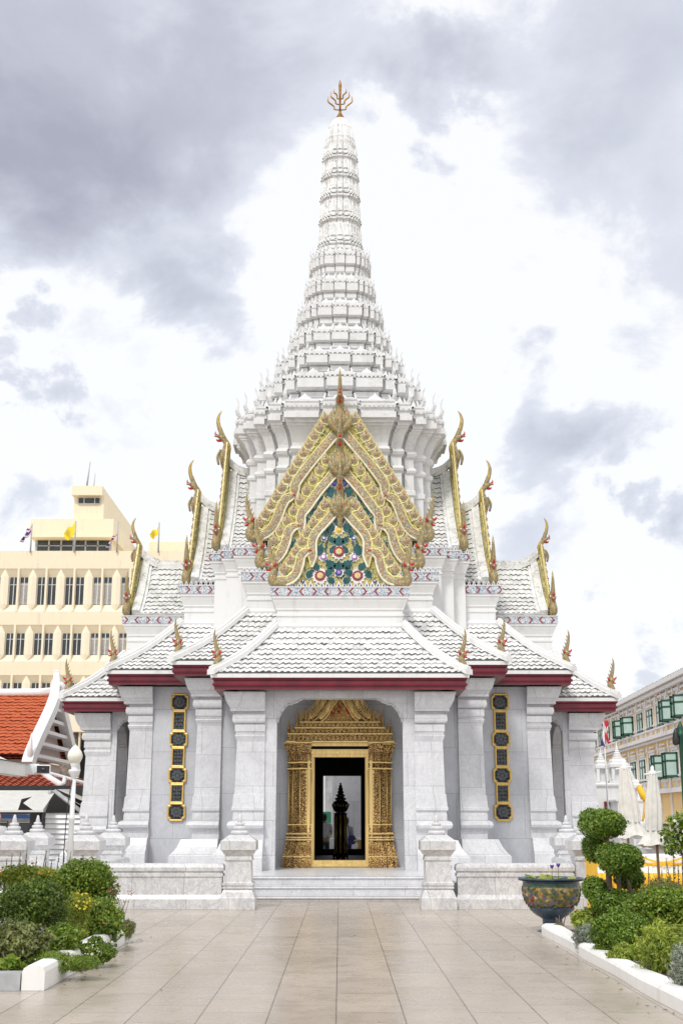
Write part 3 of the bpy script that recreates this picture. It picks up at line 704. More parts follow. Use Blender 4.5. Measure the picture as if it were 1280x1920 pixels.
def flame(b, x, z, y, sz, tilt):
    out = [(0, -.32), (.30, -.22), (.46, .02), (.36, .26), (.16, .40), (.0, .78), (-.16, .40), (-.36, .26), (-.46, .02), (-.30, -.22)]
    R = lambda u, v: (x + sz * (u * cos(tilt) + v * sin(tilt)), z + sz * (v * cos(tilt) - u * sin(tilt)))
    b.prism([R(u, v) for u, v in out], y - .02, y + .02, 1)
    inn = [R(u * .80, v * .80) for u, v in out]; c = R(0, .02); k = len(inn)
    for j in range(k): b.quad([(inn[j][0], y - .034, inn[j][1]), (inn[(j + 1) % k][0], y - .034, inn[(j + 1) % k][1]), (c[0], y - .085, c[1])], 2)
    b.lathe(*R(0, .18)[:1], y - .07, [(.001, R(0, .10)[1]), (sz * .06, R(0, .18)[1]), (.001, R(0, .27)[1])], 6, 3)
def rosette(b, x, z, y, r, n, cols):
    for k in range(len(cols) - 1):
        rr = r * (1 - .3 * k); q = []
        for j in range(n * 2):
            a = pi * j / n; q.append((x + rr * cos(a) * (1 if j % 2 else .80), z + rr * sin(a) * (1 if j % 2 else .80)))
        b.prism(q, y - .03 - .018 * k, y, cols[k])
    b.lathe(0, 0, [(.001, 0)], 3)if False else None
    q = [(x + r * .32 * cos(pi * j / 5), z + r * .32 * sin(pi * j / 5)) for j in range(10)]
    b.prism(q, y - .10, y, cols[-1])
def leaf_shape(b, x, z, y, L, W_, ang, mi):
    pr = [(0, -.5), (.25, -.42), (.5, -.05), (.33, .02), (.42, .2), (.2, .22), (.0, .5), (-.2, .22), (-.42, .2), (-.33, .02), (-.5, -.05), (-.25, -.42)]
    q = [(x + u * W_ * cos(ang) + v * L * sin(ang), z + v * L * cos(ang) - u * W_ * sin(ang)) for u, v in pr]
    b.prism(q, y - .045, y, mi)
    q2 = [(x + 1.14 * (a - x), z + 1.14 * (c - z)) for a, c in q]; b.prism(q2, y - .022, y, 9)
def make_gable(k):
    g_ = G[k]; Y = YC - g_['rho']; y0 = -g_['rho']
    toX = lambda l: [P(px, py, Y) for px, py in l]
    up, lo = toX(g_['up']), toX(g_['lo'])
    f = B(); zap = up[0][1]; zb = g_['zb']
    hb = g_['hb'] - .06
    f.prism([(-hb, zb), (hb, zb), (up[3][0] * -1 + .05, up[3][1]), (0, zap), (up[3][0] - .05, up[3][1])], y0 + .0, y0 + .03, 0)
    if k == 1:                                             # flowers and foliage of the lowest field
        for px, py, r_, n, cols in ((635, 994, .14, 10, (4, 5, 6)), (635, 1035, .215, 14, (4, 7, 4, 6)), (606, 1045, .13, 8, (4, 8, 4)), (664, 1045, .13, 8, (4, 8, 4)), (635, 1074, .135, 9, (4, 10, 8)),
                                     (600, 1080, .21, 14, (4, 7, 4, 6)), (670, 1080, .21, 14, (4, 7, 4, 6)), (607, 1010, .09, 7, (4, 10, 4)), (663, 1010, .09, 7, (4, 10, 4)), (568, 1090, .05, 6, (10, 4)), (702, 1090, .05, 6, (10, 4))):
            X, Z = P(px, py, Y); rosette(f, X, Z, y0, r_, n, cols)
        for px, py, L, Wd, a in ((635, 972, .34, .24, 0), (618, 990, .2, .2, -1.2), (652, 990, .2, .2, 1.2), (635, 1014, .22, .2, 0), (622, 1012, .2, .12, -.6), (648, 1012, .2, .12, .6), (600, 1030, .28, .16, .3), (670, 1030, .28, .16, -.3),
                                 (618, 1058, .26, .18, -.9), (652, 1058, .26, .18, .9), (635, 1060, .2, .2, 0), (617, 1072, .22, .14, .5), (653, 1072, .22, .14, -.5), (620, 1088, .18, .14, -.8), (650, 1088, .18, .14, .8),
                                 (592, 1062, .2, .14, -.5), (678, 1062, .2, .14, .5), (580, 1076, .2, .14, .3), (690, 1076, .2, .14, -.3), (624, 1030, .2, .12, .6), (646, 1030, .2, .12, -.6), (635, 955, .16, .12, 0), (612, 1000, .16, .1, .4), (658, 1000, .16, .1, -.4)):
            X, Z = P(px, py, Y); leaf_shape(f, X, Z, y0, L * 1.3, Wd * 1.45, a, 11)
        for pts in ([(635, 1085), (618, 1060), (610, 1035), (616, 1008), (628, 988)], [(600, 1080), (585, 1070), (578, 1085)], [(606, 1045), (602, 1028), (607, 1010)]):
            for s in (1, -1):
                f.tube([(s * (P(a, c, Y)[0]), y0 - .015, P(a, c, Y)[1], .018) for a, c in pts], 6, 11, 4)
    if k == 2:
        for px, py, r_, n, cols in ((627, 908, .12, 9, (4, 10, 10)), (645, 908, .12, 9, (4, 10, 10)), (606, 952, .10, 8, (4, 7, 7)), (666, 952, .10, 8, (4, 7, 7))):
            X, Z = P(px, py, Y); rosette(f, X, Z, y0, r_, n, cols)
        for px, py, L, Wd, a in ((620, 922, .3, .22, -.5), (652, 922, .3, .22, .5), (602, 938, .34, .2, -.2), (670, 938, .34, .2, .2), (588, 961, .2, .26, 1.3), (684, 961, .2, .26, -1.3), (580, 980, .28, .2, -.4), (692, 980, .28, .2, .4), (552, 1022, .3, .16, .1), (719, 1022, .3, .16, -.1), (555, 1050, .22, .14, .4), (716, 1050, .22, .14, -.4), (622, 900, .2, .16, 0), (650, 900, .2, .16, 0)):
            X, Z = P(px, py, Y); leaf_shape(f, X, Z, y0, L * 1.3, Wd * 1.45, a, 11)
        for s in (1, -1):
            f.tube([(s * P(a, c, Y)[0], y0 - .015, P(a, c, Y)[1], .02) for a, c in ((620, 925), (604, 935), (592, 955), (580, 985))], 6, 11, 4)
    for j in range(int(hb * 2 / .14)):                     # white and blue leaf edging at the foot of the field
        x = -hb + .07 + j * .14; f.quad([(x - .06, y0 - .02, zb), (x + .06, y0 - .02, zb), (x, y0 - .02, zb + .16)], 4); f.quad([(x - .03, y0 - .024, zb + .01), (x + .03, y0 - .024, zb + .01), (x, y0 - .024, zb + .09)], 10)
    gab = part('gable', f, ['mosaic_yellow', 'yellow_glaze', 'mosaic_leaf', 'red_glaze', 'white_glaze', 'saffron_glaze', 'yellow_glaze', 'maroon_glaze', 'purple_glaze', 'white_glaze', 'blue_glaze', 'teal_glaze'])
    for s in (1, -1):
        b = B()
        wv = [.21, .235, .25][k - 1]
        for pts, tp, nl in ((up, lambda u: 1 if u < .72 else max(.10, 1 - (u - .72) / .28), g_['nleaf']), (lo, lambda u: min(1, .5 + u * 2.5), g_['nlo'])):
            pts = [(s * -x * -1 if s > 0 else -x, z) for x, z in pts]
            pp, ed = band(b, pts, wv, y0 - .045, 0, tp, .055)
            n = len(pp)
            ou = [max(e, key=lambda q: abs(q[0]) * 1.0 + q[1] * .45) for e in ed]; inn = [min(e, key=lambda q: abs(q[0]) * 1.0 + q[1] * .45) for e in ed]
            b.tube([(x, y0 - .085, z, .03) for x, z in inn], 6, 4, 1)
            b.tube([(x, y0 - .075, z, .022) for x, z in ou], 6, 5, 1)
            nmax = int(n * (.74 if pts[0][1] == max(q[1] for q in pts) and nl == g_['nleaf'] else .80))
            if nl == g_['nlo']:                              # red jewel bosses at the knuckle
                for q in (0, .06): 
                    X, Z = pp[int(q * n)]; b.lathe(X, y0 - .16, [(.001, Z - .028), (.028, Z), (.001, Z + .028)], 8, 3)
        # flames stand in one straight row up each edge, on a gold plate that fills down to the curved band
        (ax, ay), (bx_, by_), nf = {1: ((611, 950), (536, 1072), 8), 2: ((613, 866), (516, 1018), 9), 3: ((611, 788), (490, 984), 13)}[k]
        fl = [P(ax + (bx_ - ax) * q / (nf - 1), ay + (by_ - ay) * q / (nf - 1), Y) for q in range(nf)]
        pl_ = [(0, zap + .02)] + [(x + .06, z - .09) for x, z in fl] + [(lo[-1][0] + .02, lo[-1][1] + .10)] + [(x, z) for x, z in lo[::-1]] + [(x, z) for x, z in up[::-1] if z > lo[0][1]]
        b.prism([(-s * x, z) for x, z in pl_], y0 - .035, y0 - .005, 6, 1)
        for q, (x, z) in enumerate(fl):
            x = -s * (x - .03); z += .03; sg = 1 if x > 0 else -1; sz_ = .32 if k < 3 else .34
            flame(b, x, z, y0 - .045, sz_, sg * .10)
            b.tube([(x - sg * .11, y0 - .07, z - .20, .014), (x - sg * .03, y0 - .08, z - .17, .018), (x + sg * .08, y0 - .08, z - .14, .018), (x + sg * .12, y0 - .07, z - .05, .015), (x + sg * .07, y0 - .06, z - .02, .006)], 6, 5, 3)
            b.tube([(x - sg * .16, y0 - .06, z - .05, .014), (x - sg * .10, y0 - .08, z - .12, .016), (x - sg * .04, y0 - .08, z - .22, .012)], 6, 5, 2)
        obj('bargeboard', b, ['mosaic_band', 'yellow_glaze', 'mosaic_leaf', 'red_glaze', 'cream_rim', 'pale_yellow', 'mosaic_yellow'], gab)
        xe, ze = lo[-1]
        place_naga(gab, (s * (abs(xe) + .02), y0 - .10, ze - .10), 0 if s > 0 else pi, [1.0, 1.10, 1.08][k - 1])
    c = obj('chofa', chofa_b(g_['sc']), ['mosaic_naga', 'gold_yellow', 'red_glaze', 'white_glaze'], gab, (0, y0 - .05, zap - .12 * g_['sc'] + (.12 if k == 3 else .0)))
    for a in 'lr': inst(gab, a)
    # roof behind the gable: two curved tile slopes, white verges, ridge that sweeps up to the finial
    rb = B(); cp = B(); zr, ze, hr = g_['zr'], g_['ze'], g_['hr']; oi = 1.2; oe = g_['rho'] - .04
    T = sqrt((zr - ze) ** 2 + hr ** 2); sl = Vector((hr / T, 0, (zr - ze) / T))
    for s in (1, -1):
        def fp(u, t, h_):
            q = t / T; sag = -.16 * sin(pi * q) * (T / 3)
            return (s * (hr - t * sl.x + (h_ + sag) * sl.z), -u, ze + t * sl.z + (h_ + sag) * sl.x)
        tiles(rb, fp, lambda t: oi, lambda t: oe - .26, T, rowh=.21)
        rows = []
        for i in range(13):
            t = T * i / 12; rows.append([fp(oe - .30, t, -.02), fp(oe - .30, t, .07), fp(oe - .22, t, .075), fp(oe - .22, t, .14), fp(oe + .0, t, .16), fp(oe, t, -.12)])
        cp.grid(rows, 0, False)
        cp.quad(rows[0])
        rows = [[fp(u, .0, -.05), fp(u, -.02, .05), fp(u, .09, .05)] for u in (oi, oe)]; cp.grid(rows, 0, False)
    prof = [(oi, .0), (oe - .9, .0), (oe - .5, .05), (oe - .22, .16), (oe, .36), (oe + .02, .36)]
    rows = [[(x, -o, zr + zz + dz_) for x, zz in ((-.13, -.14), (-.13, .03), (-.09, .05), (-.09, .14), (.09, .14), (.09, .05), (.13, .03), (.13, -.14))] for o, dz_ in crom(prof, 4)]
    cp.grid(rows, 0, False); cp.quad(rows[-1])
    ro = part('gable_roof', rb, ['roof_tile', 'tile_hollow_shade'], recalc=False); obj('verge', cp, ['grimy_plaster'], ro)
    for a in 'lr': inst(ro, a)
for k in (1, 2, 3): make_gable(k)

# ---- prang tower
hq = [(.15, -1.0), (.15, -.90), (.185, -.90), (.185, -.955), (.49, -.955), (.49, -.825), (.525, -.825), (.525, -.87), (.635, -.87), (.635, -.715), (.67, -.715), (.67, -.765)]
qq = hq + [(.765, -.765)] + [(-y, -x) for x, y in hq[::-1]]
RED = []
for k in range(4):
    for x, y in qq:
        for _ in range(k): x, y = -y, x
        RED.append((x, y))
def seg_faces(poly):                                        # (mid x, mid y, outward angle, length) of each outline edge
    out = []
    for i in range(len(poly)):
        a, c = Vector(poly[i]), Vector(poly[(i + 1) % len(poly)]); d = c - a
        out.append(((a + c) / 2, math.atan2(-d.x, d.y), d.length))
    return out
def plaque(b, c, ang, z, w, hgt, lean=.03, th=.05):        # pointed leaf plate standing on a ledge
    d = Vector((-sin(ang), cos(ang))); n = Vector((cos(ang), sin(ang)))
    pr = [(-.5, 0), (-.52, .16), (-.40, .30), (-.36, .44), (-.22, .58), (-.12, .72), (0, 1.0), (.12, .72), (.22, .58), (.36, .44), (.40, .30), (.52, .16), (.5, 0)]
    def pt(u, v, o): q = c + d * u * w + n * (o + lean * v); return (q.x, q.y, z + v * hgt)
    f_ = [pt(u, v, th) for u, v in pr]; bk = [pt(u, v, 0) for u, v in pr]; k = len(pr)
    b.quad(f_); b.quad(bk[::-1])
    for j in range(k - 1): b.quad([f_[j], f_[j + 1], bk[j + 1], bk[j]])
    inn = [pt(u * .62, .08 + v * .62, th + .025) for u, v in pr]; b.quad(inn)
    for j in range(k - 1): b.quad([inn[j], inn[j + 1], f_[j + 1], f_[j]])
def horn(b, x, y, z, sc):                                  # curled antefix on a corner
    l = sqrt(x * x + y * y); nx, ny = x / l, y / l
    b.tube([(x - nx * .02, y - ny * .02, z, .055 * sc), (x + nx * .05 * sc, y + ny * .05 * sc, z + .13 * sc, .05 * sc), (x + nx * .02 * sc, y + ny * .02 * sc, z + .26 * sc, .03 * sc), (x + nx * .02 * sc, y + ny * .02 * sc, z + .36 * sc, .02 * sc), (x + nx * .08 * sc, y + ny * .08 * sc, z + .45 * sc, .004)], 5, 0, 2, False)
tower = B()
def solid(prof): tower.scaled(RED, prof)
solid([(2.80, 8.3), (2.78, 10.6), (2.84, 10.62), (2.84, 10.75), (2.79, 10.77), (2.78, 11.25), (2.85, 11.29), (2.88, 11.35), (2.85, 11.41), (2.79, 11.44), (2.78, 11.72), (2.86, 11.76), (2.91, 11.84), (2.86, 11.92), (2.80, 11.95), (2.81, 12.05), (2.87, 12.2), (2.95, 12.38), (3.01, 12.46), (3.08, 12.50), (3.08, 12.56)])
twr = part('spire_tower', tower, ['prang_plaster'])
TI = [(13.22, 3.26, 12.55), (14.28, 2.55, 13.22), (15.16, 2.03, 14.28), (16.02, 1.63, 15.16), (16.98, 1.38, 16.02), (17.88, 1.14, 16.98), (18.90, .99, 17.88)]
for i, (zt, wc, z0) in enumerate(TI):
    b = B(); hh = zt - z0; wb = TI[i - 1][1] * .90 if i else 3.08; wn = wc * .81; sc = wc / 3.26
    if i == 0:
        pr = [(3.08, 12.55), (3.14, 12.56), (3.14, 12.66), (3.26, 12.67), (3.26, 12.84), (3.17, 12.85), (3.17, 12.97), (3.24, 12.98), (3.24, 13.10), (3.16, 13.11), (3.16, 13.16), (3.2, 13.17), (3.2, 13.22), (2.7, 13.22)]
    else:
        pr = [(wb * .985, z0), (wb * .985, z0 + .07 * hh), (wb * .95, z0 + .08 * hh), (max(wn, wb * .90), z0 + .20 * hh), (wn, z0 + .21 * hh), (wn, z0 + .30 * hh), (wc * .90, z0 + .315 * hh), (wc * .90, z0 + .335 * hh), (wc * .915, z0 + .34 * hh), (wc * .915, z0 + .49 * hh), (wc * .875, z0 + .495 * hh), (wc * .875, z0 + .53 * hh),
              (wc * .96, z0 + .56 * hh), (wc * .96, z0 + .575 * hh), (wc * .995, z0 + .58 * hh), (wc * 1.0, z0 + .84 * hh), (wc * .965, z0 + .845 * hh), (wc * .965, z0 + .89 * hh), (wc * 1.0, z0 + .90 * hh), (wc * 1.0, zt), (wc * .8, zt)]
    b.scaled(RED, pr)
    nxt = TI[i + 1][1] if i + 1 < len(TI) else .82
    hn = (TI[i + 1][0] - zt) if i + 1 < len(TI) else .7
    for c, ang, L in seg_faces([(x * (wc * .93), y * (wc * .93)) for x, y in RED]):
        if L < .05 or L < .085 * wc: continue
        wpl = min(L * .86, .75)
        if L > .30 * wc: 
            plaque(b, c * .985, ang, zt, wpl * .52, hn * .40, -.10 * sc, .05)
            d = Vector((-sin(ang), cos(ang)))
            for s in (-1, 1): plaque(b, c * .985 + d * s * L * .36, ang, zt, wpl * .17, hn * .20, -.04, .03)
        else: plaque(b, c * .985, ang, zt, wpl * .62, hn * .26, -.05, .03)
        k = max(2, int(L / .12))                             # dentil beads under the cornice lip
        d = Vector((-sin(ang), cos(ang))); nn = Vector((cos(ang), sin(ang)))
        for q in range(k):
            p_ = c * (wc / (wc * .93)) + d * ((q + .5) / k - .5) * L * 1.02; z_ = z0 + .87 * hh if i else 13.04
            b.quad([(p_.x + nn.x * .012 + d.x * u, p_.y + nn.y * .012 + d.y * u, z_ + v) for u, v in ((-.03, -.025), (.03, -.025), (.03, .03), (-.03, .03))])
    for x, y in RED:
        if max(abs(x), abs(y)) >= .99: continue
        cx = [q for q in qq if (abs(x), abs(y)) in ((q[0], -q[1]), (-q[1], q[0]))]
        if (abs(x), abs(y)) in ((.49, .955), (.635, .87), (.765, .765), (.87, .635), (.955, .49)): horn(b, x * wc * .965, y * wc * .965, zt, max(.50, sc * 1.25))
    obj('tier', b, ['prang_plaster'], twr)
# bullet-shaped crown with arched panels
b = B()
def cw(z):                                                 # half-width of the crown at height z
    pts = [(18.85, .84), (19.2, .72), (19.6, .665), (20.4, .645), (21.1, .615), (21.75, .585), (22.5, .545), (23.0, .52), (23.35, .48), (23.6, .42), (23.85, .33), (24.05, .22), (24.17, .12)]
    for (a, p), (c, q) in zip(pts, pts[1:]):
        if z <= c: return p + (q - p) * (z - a) / (c - a)
    return .1
bands = [19.42, 20.30, 21.13, 21.86, 22.57, 23.15]
prof = [(.80, 18.8), (.78, 18.98), (.72, 19.0), (.72, 19.1), (.76, 19.11), (.76, 19.2), (.68, 19.22)]
zs = []
for a, c in zip(bands, bands[1:]):
    prof += [(cw(a) * .90, a - .12), (cw(a) * 1.03, a - .11), (cw(a) * 1.03, a - .04), (cw(a) * .97, a - .03), (cw(a) * .97, a + .03), (cw(a) * 1.03, a + .04), (cw(a) * 1.03, a + .10), (cw(a) * .93, a + .11), (cw((a + c) / 2) * .93, (a + c) / 2)]
a = bands[-1]
prof += [(cw(a) * 1.02, a - .10), (cw(a) * 1.02, a - .03), (cw(a) * .96, a - .02), (cw(a) * .96, a + .05), (cw(a + .1), a + .1), (cw(a + .3), a + .3), (cw(a + .5), a + .5), (cw(a + .55) * 1.04, a + .56), (cw(a + .7), a + .7), (cw(a + .85), a + .85), (.13, 24.14)]
b.scaled(RED, prof)
for a, c in zip(bands, bands[1:] ):
    kz = (a + c) / 2
    for cc, ang, L in seg_faces([(x * cw(a) * .92, y * cw(a) * .92) for x, y in RED]):
        if L > .12: plaque(b, cc, ang, a + .12, min(L * .92, .3), (c - a) * .62, -.012, .045)
        elif L > .06: plaque(b, cc, ang, a + .12, L * .9, (c - a) * .58, -.012, .03)
        d = Vector((-sin(ang), cos(ang)))
        if L > .06: plaque(b, cc * 1.08, ang, a - .03, L * .9, .13, 0, .03)
for x, y in RED:
    if (abs(x), abs(y)) in ((.49, .955), (.635, .87), (.765, .765), (.87, .635), (.955, .49)): horn(b, x * .74, y * .74, 19.0, .38)
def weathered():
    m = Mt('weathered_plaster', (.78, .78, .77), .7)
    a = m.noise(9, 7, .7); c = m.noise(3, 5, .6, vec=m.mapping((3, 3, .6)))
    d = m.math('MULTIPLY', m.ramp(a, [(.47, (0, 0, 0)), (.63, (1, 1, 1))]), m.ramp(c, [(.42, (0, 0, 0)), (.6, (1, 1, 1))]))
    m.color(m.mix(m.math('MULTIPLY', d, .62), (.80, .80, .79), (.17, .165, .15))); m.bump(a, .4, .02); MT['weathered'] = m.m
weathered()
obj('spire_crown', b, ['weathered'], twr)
b = B(); b.lathe(0, 0, [(.16, 24.12), (.13, 24.2), (.06, 24.32), (.035, 24.4), (.05, 24.43), (.03, 24.46)], 12)
b.tube([(0, 0, 24.4, .035), (0, 0, 24.9, .035), (0, 0, 25.2, .045), (0, 0, 25.42, .05), (0, 0, 25.55, .02), (0, 0, 25.62, .003)], 8, 0, 3)
for ax in (0, 1):
    for s in (1, -1):
        for z0, w_, hh in ((24.47, .40, .52), (24.68, .30, .48), (24.88, .20, .40)):
            pts = [(0, z0, .022), (w_ * .45, z0 + .02, .026), (w_ * .5, z0 + .12, .024), (w_ * .7, z0 + .20, .03), (w_, z0 + hh * .62, .026), (w_ * .97, z0 + hh, .004)]
            b.tube([(s * u if ax == 0 else 0, s * u if ax else 0, z, r_) for u, z, r_ in pts], 6, 0, 4)
obj('trident', b, ['gold_trident'], twr)

# ---- gilded door surround
def door():
    y0 = -5.04; b = B()
    def zz(py): return P(637, py, YC - 5.06)[1]
    s_ = abs(P(522, 1600, YC - 5.06)[0]) / 115.0            # metres per photo pixel here
    zf = FLOOR + .004
    for s in (1, -1):
        # stepped pilaster: three tiers of depth
        for (a, c, d) in ((.70, .98, .30), (.92, 1.16, .20), (1.10, 1.26, .12)):
            x0, x1 = sorted((s * a, s * c)); w = [1, 1, 0, 0] if s > 0 else [1, 0, 0, 1]
            q = rect(x0, x1, y0 - d, y0)
            pr = [(.14, zf), (.14, zf + .24), (.11, zf + .25), (.13, zf + .28), (.10, zf + .36), (.06, zf + .52), (.03, zf + .62), (.06, zf + .63), (.06, zf + .68), (.03, zf + .69), (.03, zf + .76), (.05, zf + .77), (.05, zf + .82), (.0, zf + .84), (.01, zf + .98), (0, zf + 1.0), (-.01, zf + 2.3), (.03, zf + 2.32), (.03, zf + 2.38), (0, zf + 2.39), (0, zf + 2.46), (.03, zf + 2.47), (.03, zf + 2.52), (0.01, zf + 2.54), (.06, zf + 2.78), (.12, zf + 2.96), (.12, zf + 3.0)]
            b.mould(q, pr, w, 0)
            # carved leaf rows on base and capital
            for zz0, n_, hh, ofs in ((zf + .26, 4, .34, .10), (zf + .02, 3, .2, .145), (zf + 2.54, 4, .26, .06), (zf + .70, 4, .07, .04), (zf + .85, 4, .14, .015), (zf + 2.40, 4, .06, .02)):
                for k in range(n_):
                    cx = x0 + (k + .5) * (x1 - x0) / n_; ww = (x1 - x0) / n_ * .42
                    b.quad([(cx - ww, y0 - d - ofs, zz0), (cx + ww, y0 - d - ofs, zz0), (cx, y0 - d - ofs - .06, zz0 + hh * .5)], 1)
                    b.quad([(cx - ww, y0 - d - ofs, zz0), (cx, y0 - d - ofs - .06, zz0 + hh * .5), (cx - ww * .5, y0 - d - ofs, zz0 + hh * .8)], 1)
                    b.quad([(cx + ww, y0 - d - ofs, zz0), (cx + ww * .5, y0 - d - ofs, zz0 + hh * .8), (cx, y0 - d - ofs - .06, zz0 + hh * .5)], 1)
                    b.quad([(cx - ww * .5, y0 - d - ofs, zz0 + hh * .8), (cx, y0 - d - ofs - .06, zz0 + hh * .5), (cx + ww * .5, y0 - d - ofs, zz0 + hh * .8), (cx, y0 - d - ofs, zz0 + hh)], 1)
            for xx in (x0, x1): b.tube([(xx, y0 - d - .004, zf + 1.02, .016), (xx, y0 - d - .004, zf + 2.30, .016)], 6, 2, 1)
            for zr_, e_ in ((.245, .13), (.635, .065), (.69, .06), (.775, .055), (.99, .02), (2.33, .04), (2.48, .04), (2.955, .13)):
                xa, xb = (x0 - .005, x1 + e_) if s > 0 else (x0 - e_, x1 + .005); b.box(xa, xb, y0 - d - e_ - .012, y0 - .02, zf + zr_, zf + zr_ + .028, 2)
            for k in range(14):                             # studs up the shaft
                z = zf + 1.06 + k * .088
                for xx in ((x0 + x1) / 2, x0 + .05, x1 - .05):
                    b.lathe(xx, y0 - d - .005, [(.001, z - .03), (.026, z), (.001, z + .03)], 6, 1, False)
    z = zf + 2.98
    steps = [(1.34, .42, .03), (1.29, .38, .16), (1.30, .40, .025), (1.22, .36, .12), (1.12, .42, .025), (.98, .40, .12), (1.0, .42, .02)]
    b.box(-.95, .95, y0 - .28, y0, z - .09, z, 2)
    for hw, d, hh in steps:
        b.box(-hw, hw, y0 - d, y0, z, z + hh, 0 if hh > .05 else 2)
        if hh > .1:
            k = int(hw * 2 / .105)
            for j in range(k):
                cx = -hw + (j + .5) * 2 * hw / k
                b.prism([(cx - .042, z + .02), (cx + .042, z + .02), (cx + .03, z + hh * .6), (cx, z + hh - .01), (cx - .03, z + hh * .6)], y0 - d - .03, y0 - d + .01, 1)
                b.lathe(cx, y0 - d - .035, [(.001, z + hh * .2), (.02, z + hh * .35), (.001, z + hh * .5)], 6, 2, False)
        z += hh
    # corner spires
    for s in (1, -1):
        for hw, d, z0, h0 in ((1.27, .30, zf + 3.19, .36), (1.19, .36, zf + 3.19, .28), (1.06, .36, zf + 3.34, .56), (.97, .40, zf + 3.34, .46), (.84, .40, zf + 3.46, .40), (.77, .40, zf + 3.46, .32)):
            b.lathe(s * hw, y0 - d + .06, [(.05, z0), (.055, z0 + h0 * .12), (.035, z0 + h0 * .2), (.045, z0 + h0 * .28), (.028, z0 + h0 * .4), (.03, z0 + h0 * .46), (.014, z0 + h0 * .7), (.002, z0 + h0)], 8, 1)
    # nested gablets with flame edges
    zb = zf + 3.48
    for hw, hh, d, th in ((.90, 1.02, .22, .17), (.70, .92, .30, .15), (.46, .66, .38, .10)):
        path = [(0, zb + hh), (hw * .30, zb + hh * .68), (hw * .52, zb + hh * .46), (hw * .60, zb + hh * .34), (hw * .80, zb + hh * .16), (hw, zb + .04)]
        b.prism([(-hw, zb), (hw, zb), (hw * .6, zb + hh * .36), (0, zb + hh), (-hw * .6, zb + hh * .36)], y0 - d + .02, y0, 3)
        for s in (1, -1):
            band(b, [(s * x, z_) for x, z_ in path], th, y0 - d, 0, None, .05)
            pp = crom(path, 4)
            for x, z_ in pp: b.tube([(s * x, y0 - d - .04, z_ + th * .2, .022), (s * (x + .05), y0 - d - .05, z_ + th * .6, .02), (s * (x + .05), y0 - d - .03, z_ + th * .6 + .12, .004)], 5, 2, 2)
            b.tube([(s * x, y0 - d - .05, z_ - th * .35, .018) for x, z_ in path], 6, 2, 3)
    for k in range(26):                                     # foliage reliefs in the tympanum
        R = random.Random(k); x = R.uniform(-.34, .34); z_ = zb + .06 + R.random() * (.46 * (1 - abs(x) / .4)); b.lathe(x, y0 - .40, [(.001, z_ - .03), (.035, z_), (.02, z_ + .05), (.001, z_ + .09)], 6, 1 if k % 3 else 4, False)
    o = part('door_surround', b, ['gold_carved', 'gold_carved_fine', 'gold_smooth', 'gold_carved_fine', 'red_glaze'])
    # inner plain gold frame
    f = B(); zt = P(637, 1420, YC - 5.2)[1]; xi = .655; zi = .62
    for i_, (o0, o1, yy) in enumerate(((.0, .09, -.30), (.075, .14, -.34), (.125, .19, -.30))):
        for x0, x1, z0, z1 in ((-xi - o1, -xi - o0, zi - o1, zt + o1), (xi + o0, xi + o1, zi - o1, zt + o1)):
            f.box(x0, x1, y0 + yy, y0 + .04, max(z0, zf), z1)
        f.box(-xi - o0, xi + o0, y0 + yy - .001, y0 + .04, zt + o0, zt + o1 - .001); f.box(-xi - o0, xi + o0, y0 + yy - .001, y0 + .04, max(zi - o1, zf), zi - o0)
    f.box(-xi - .01, -xi + .03, y0 - .2, y0 + .3, zi, zt); f.box(xi - .03, xi + .01, y0 - .2, y0 + .3, zi, zt)
    obj('door_frame', f, ['gold_smooth'], o)
    return o
door()
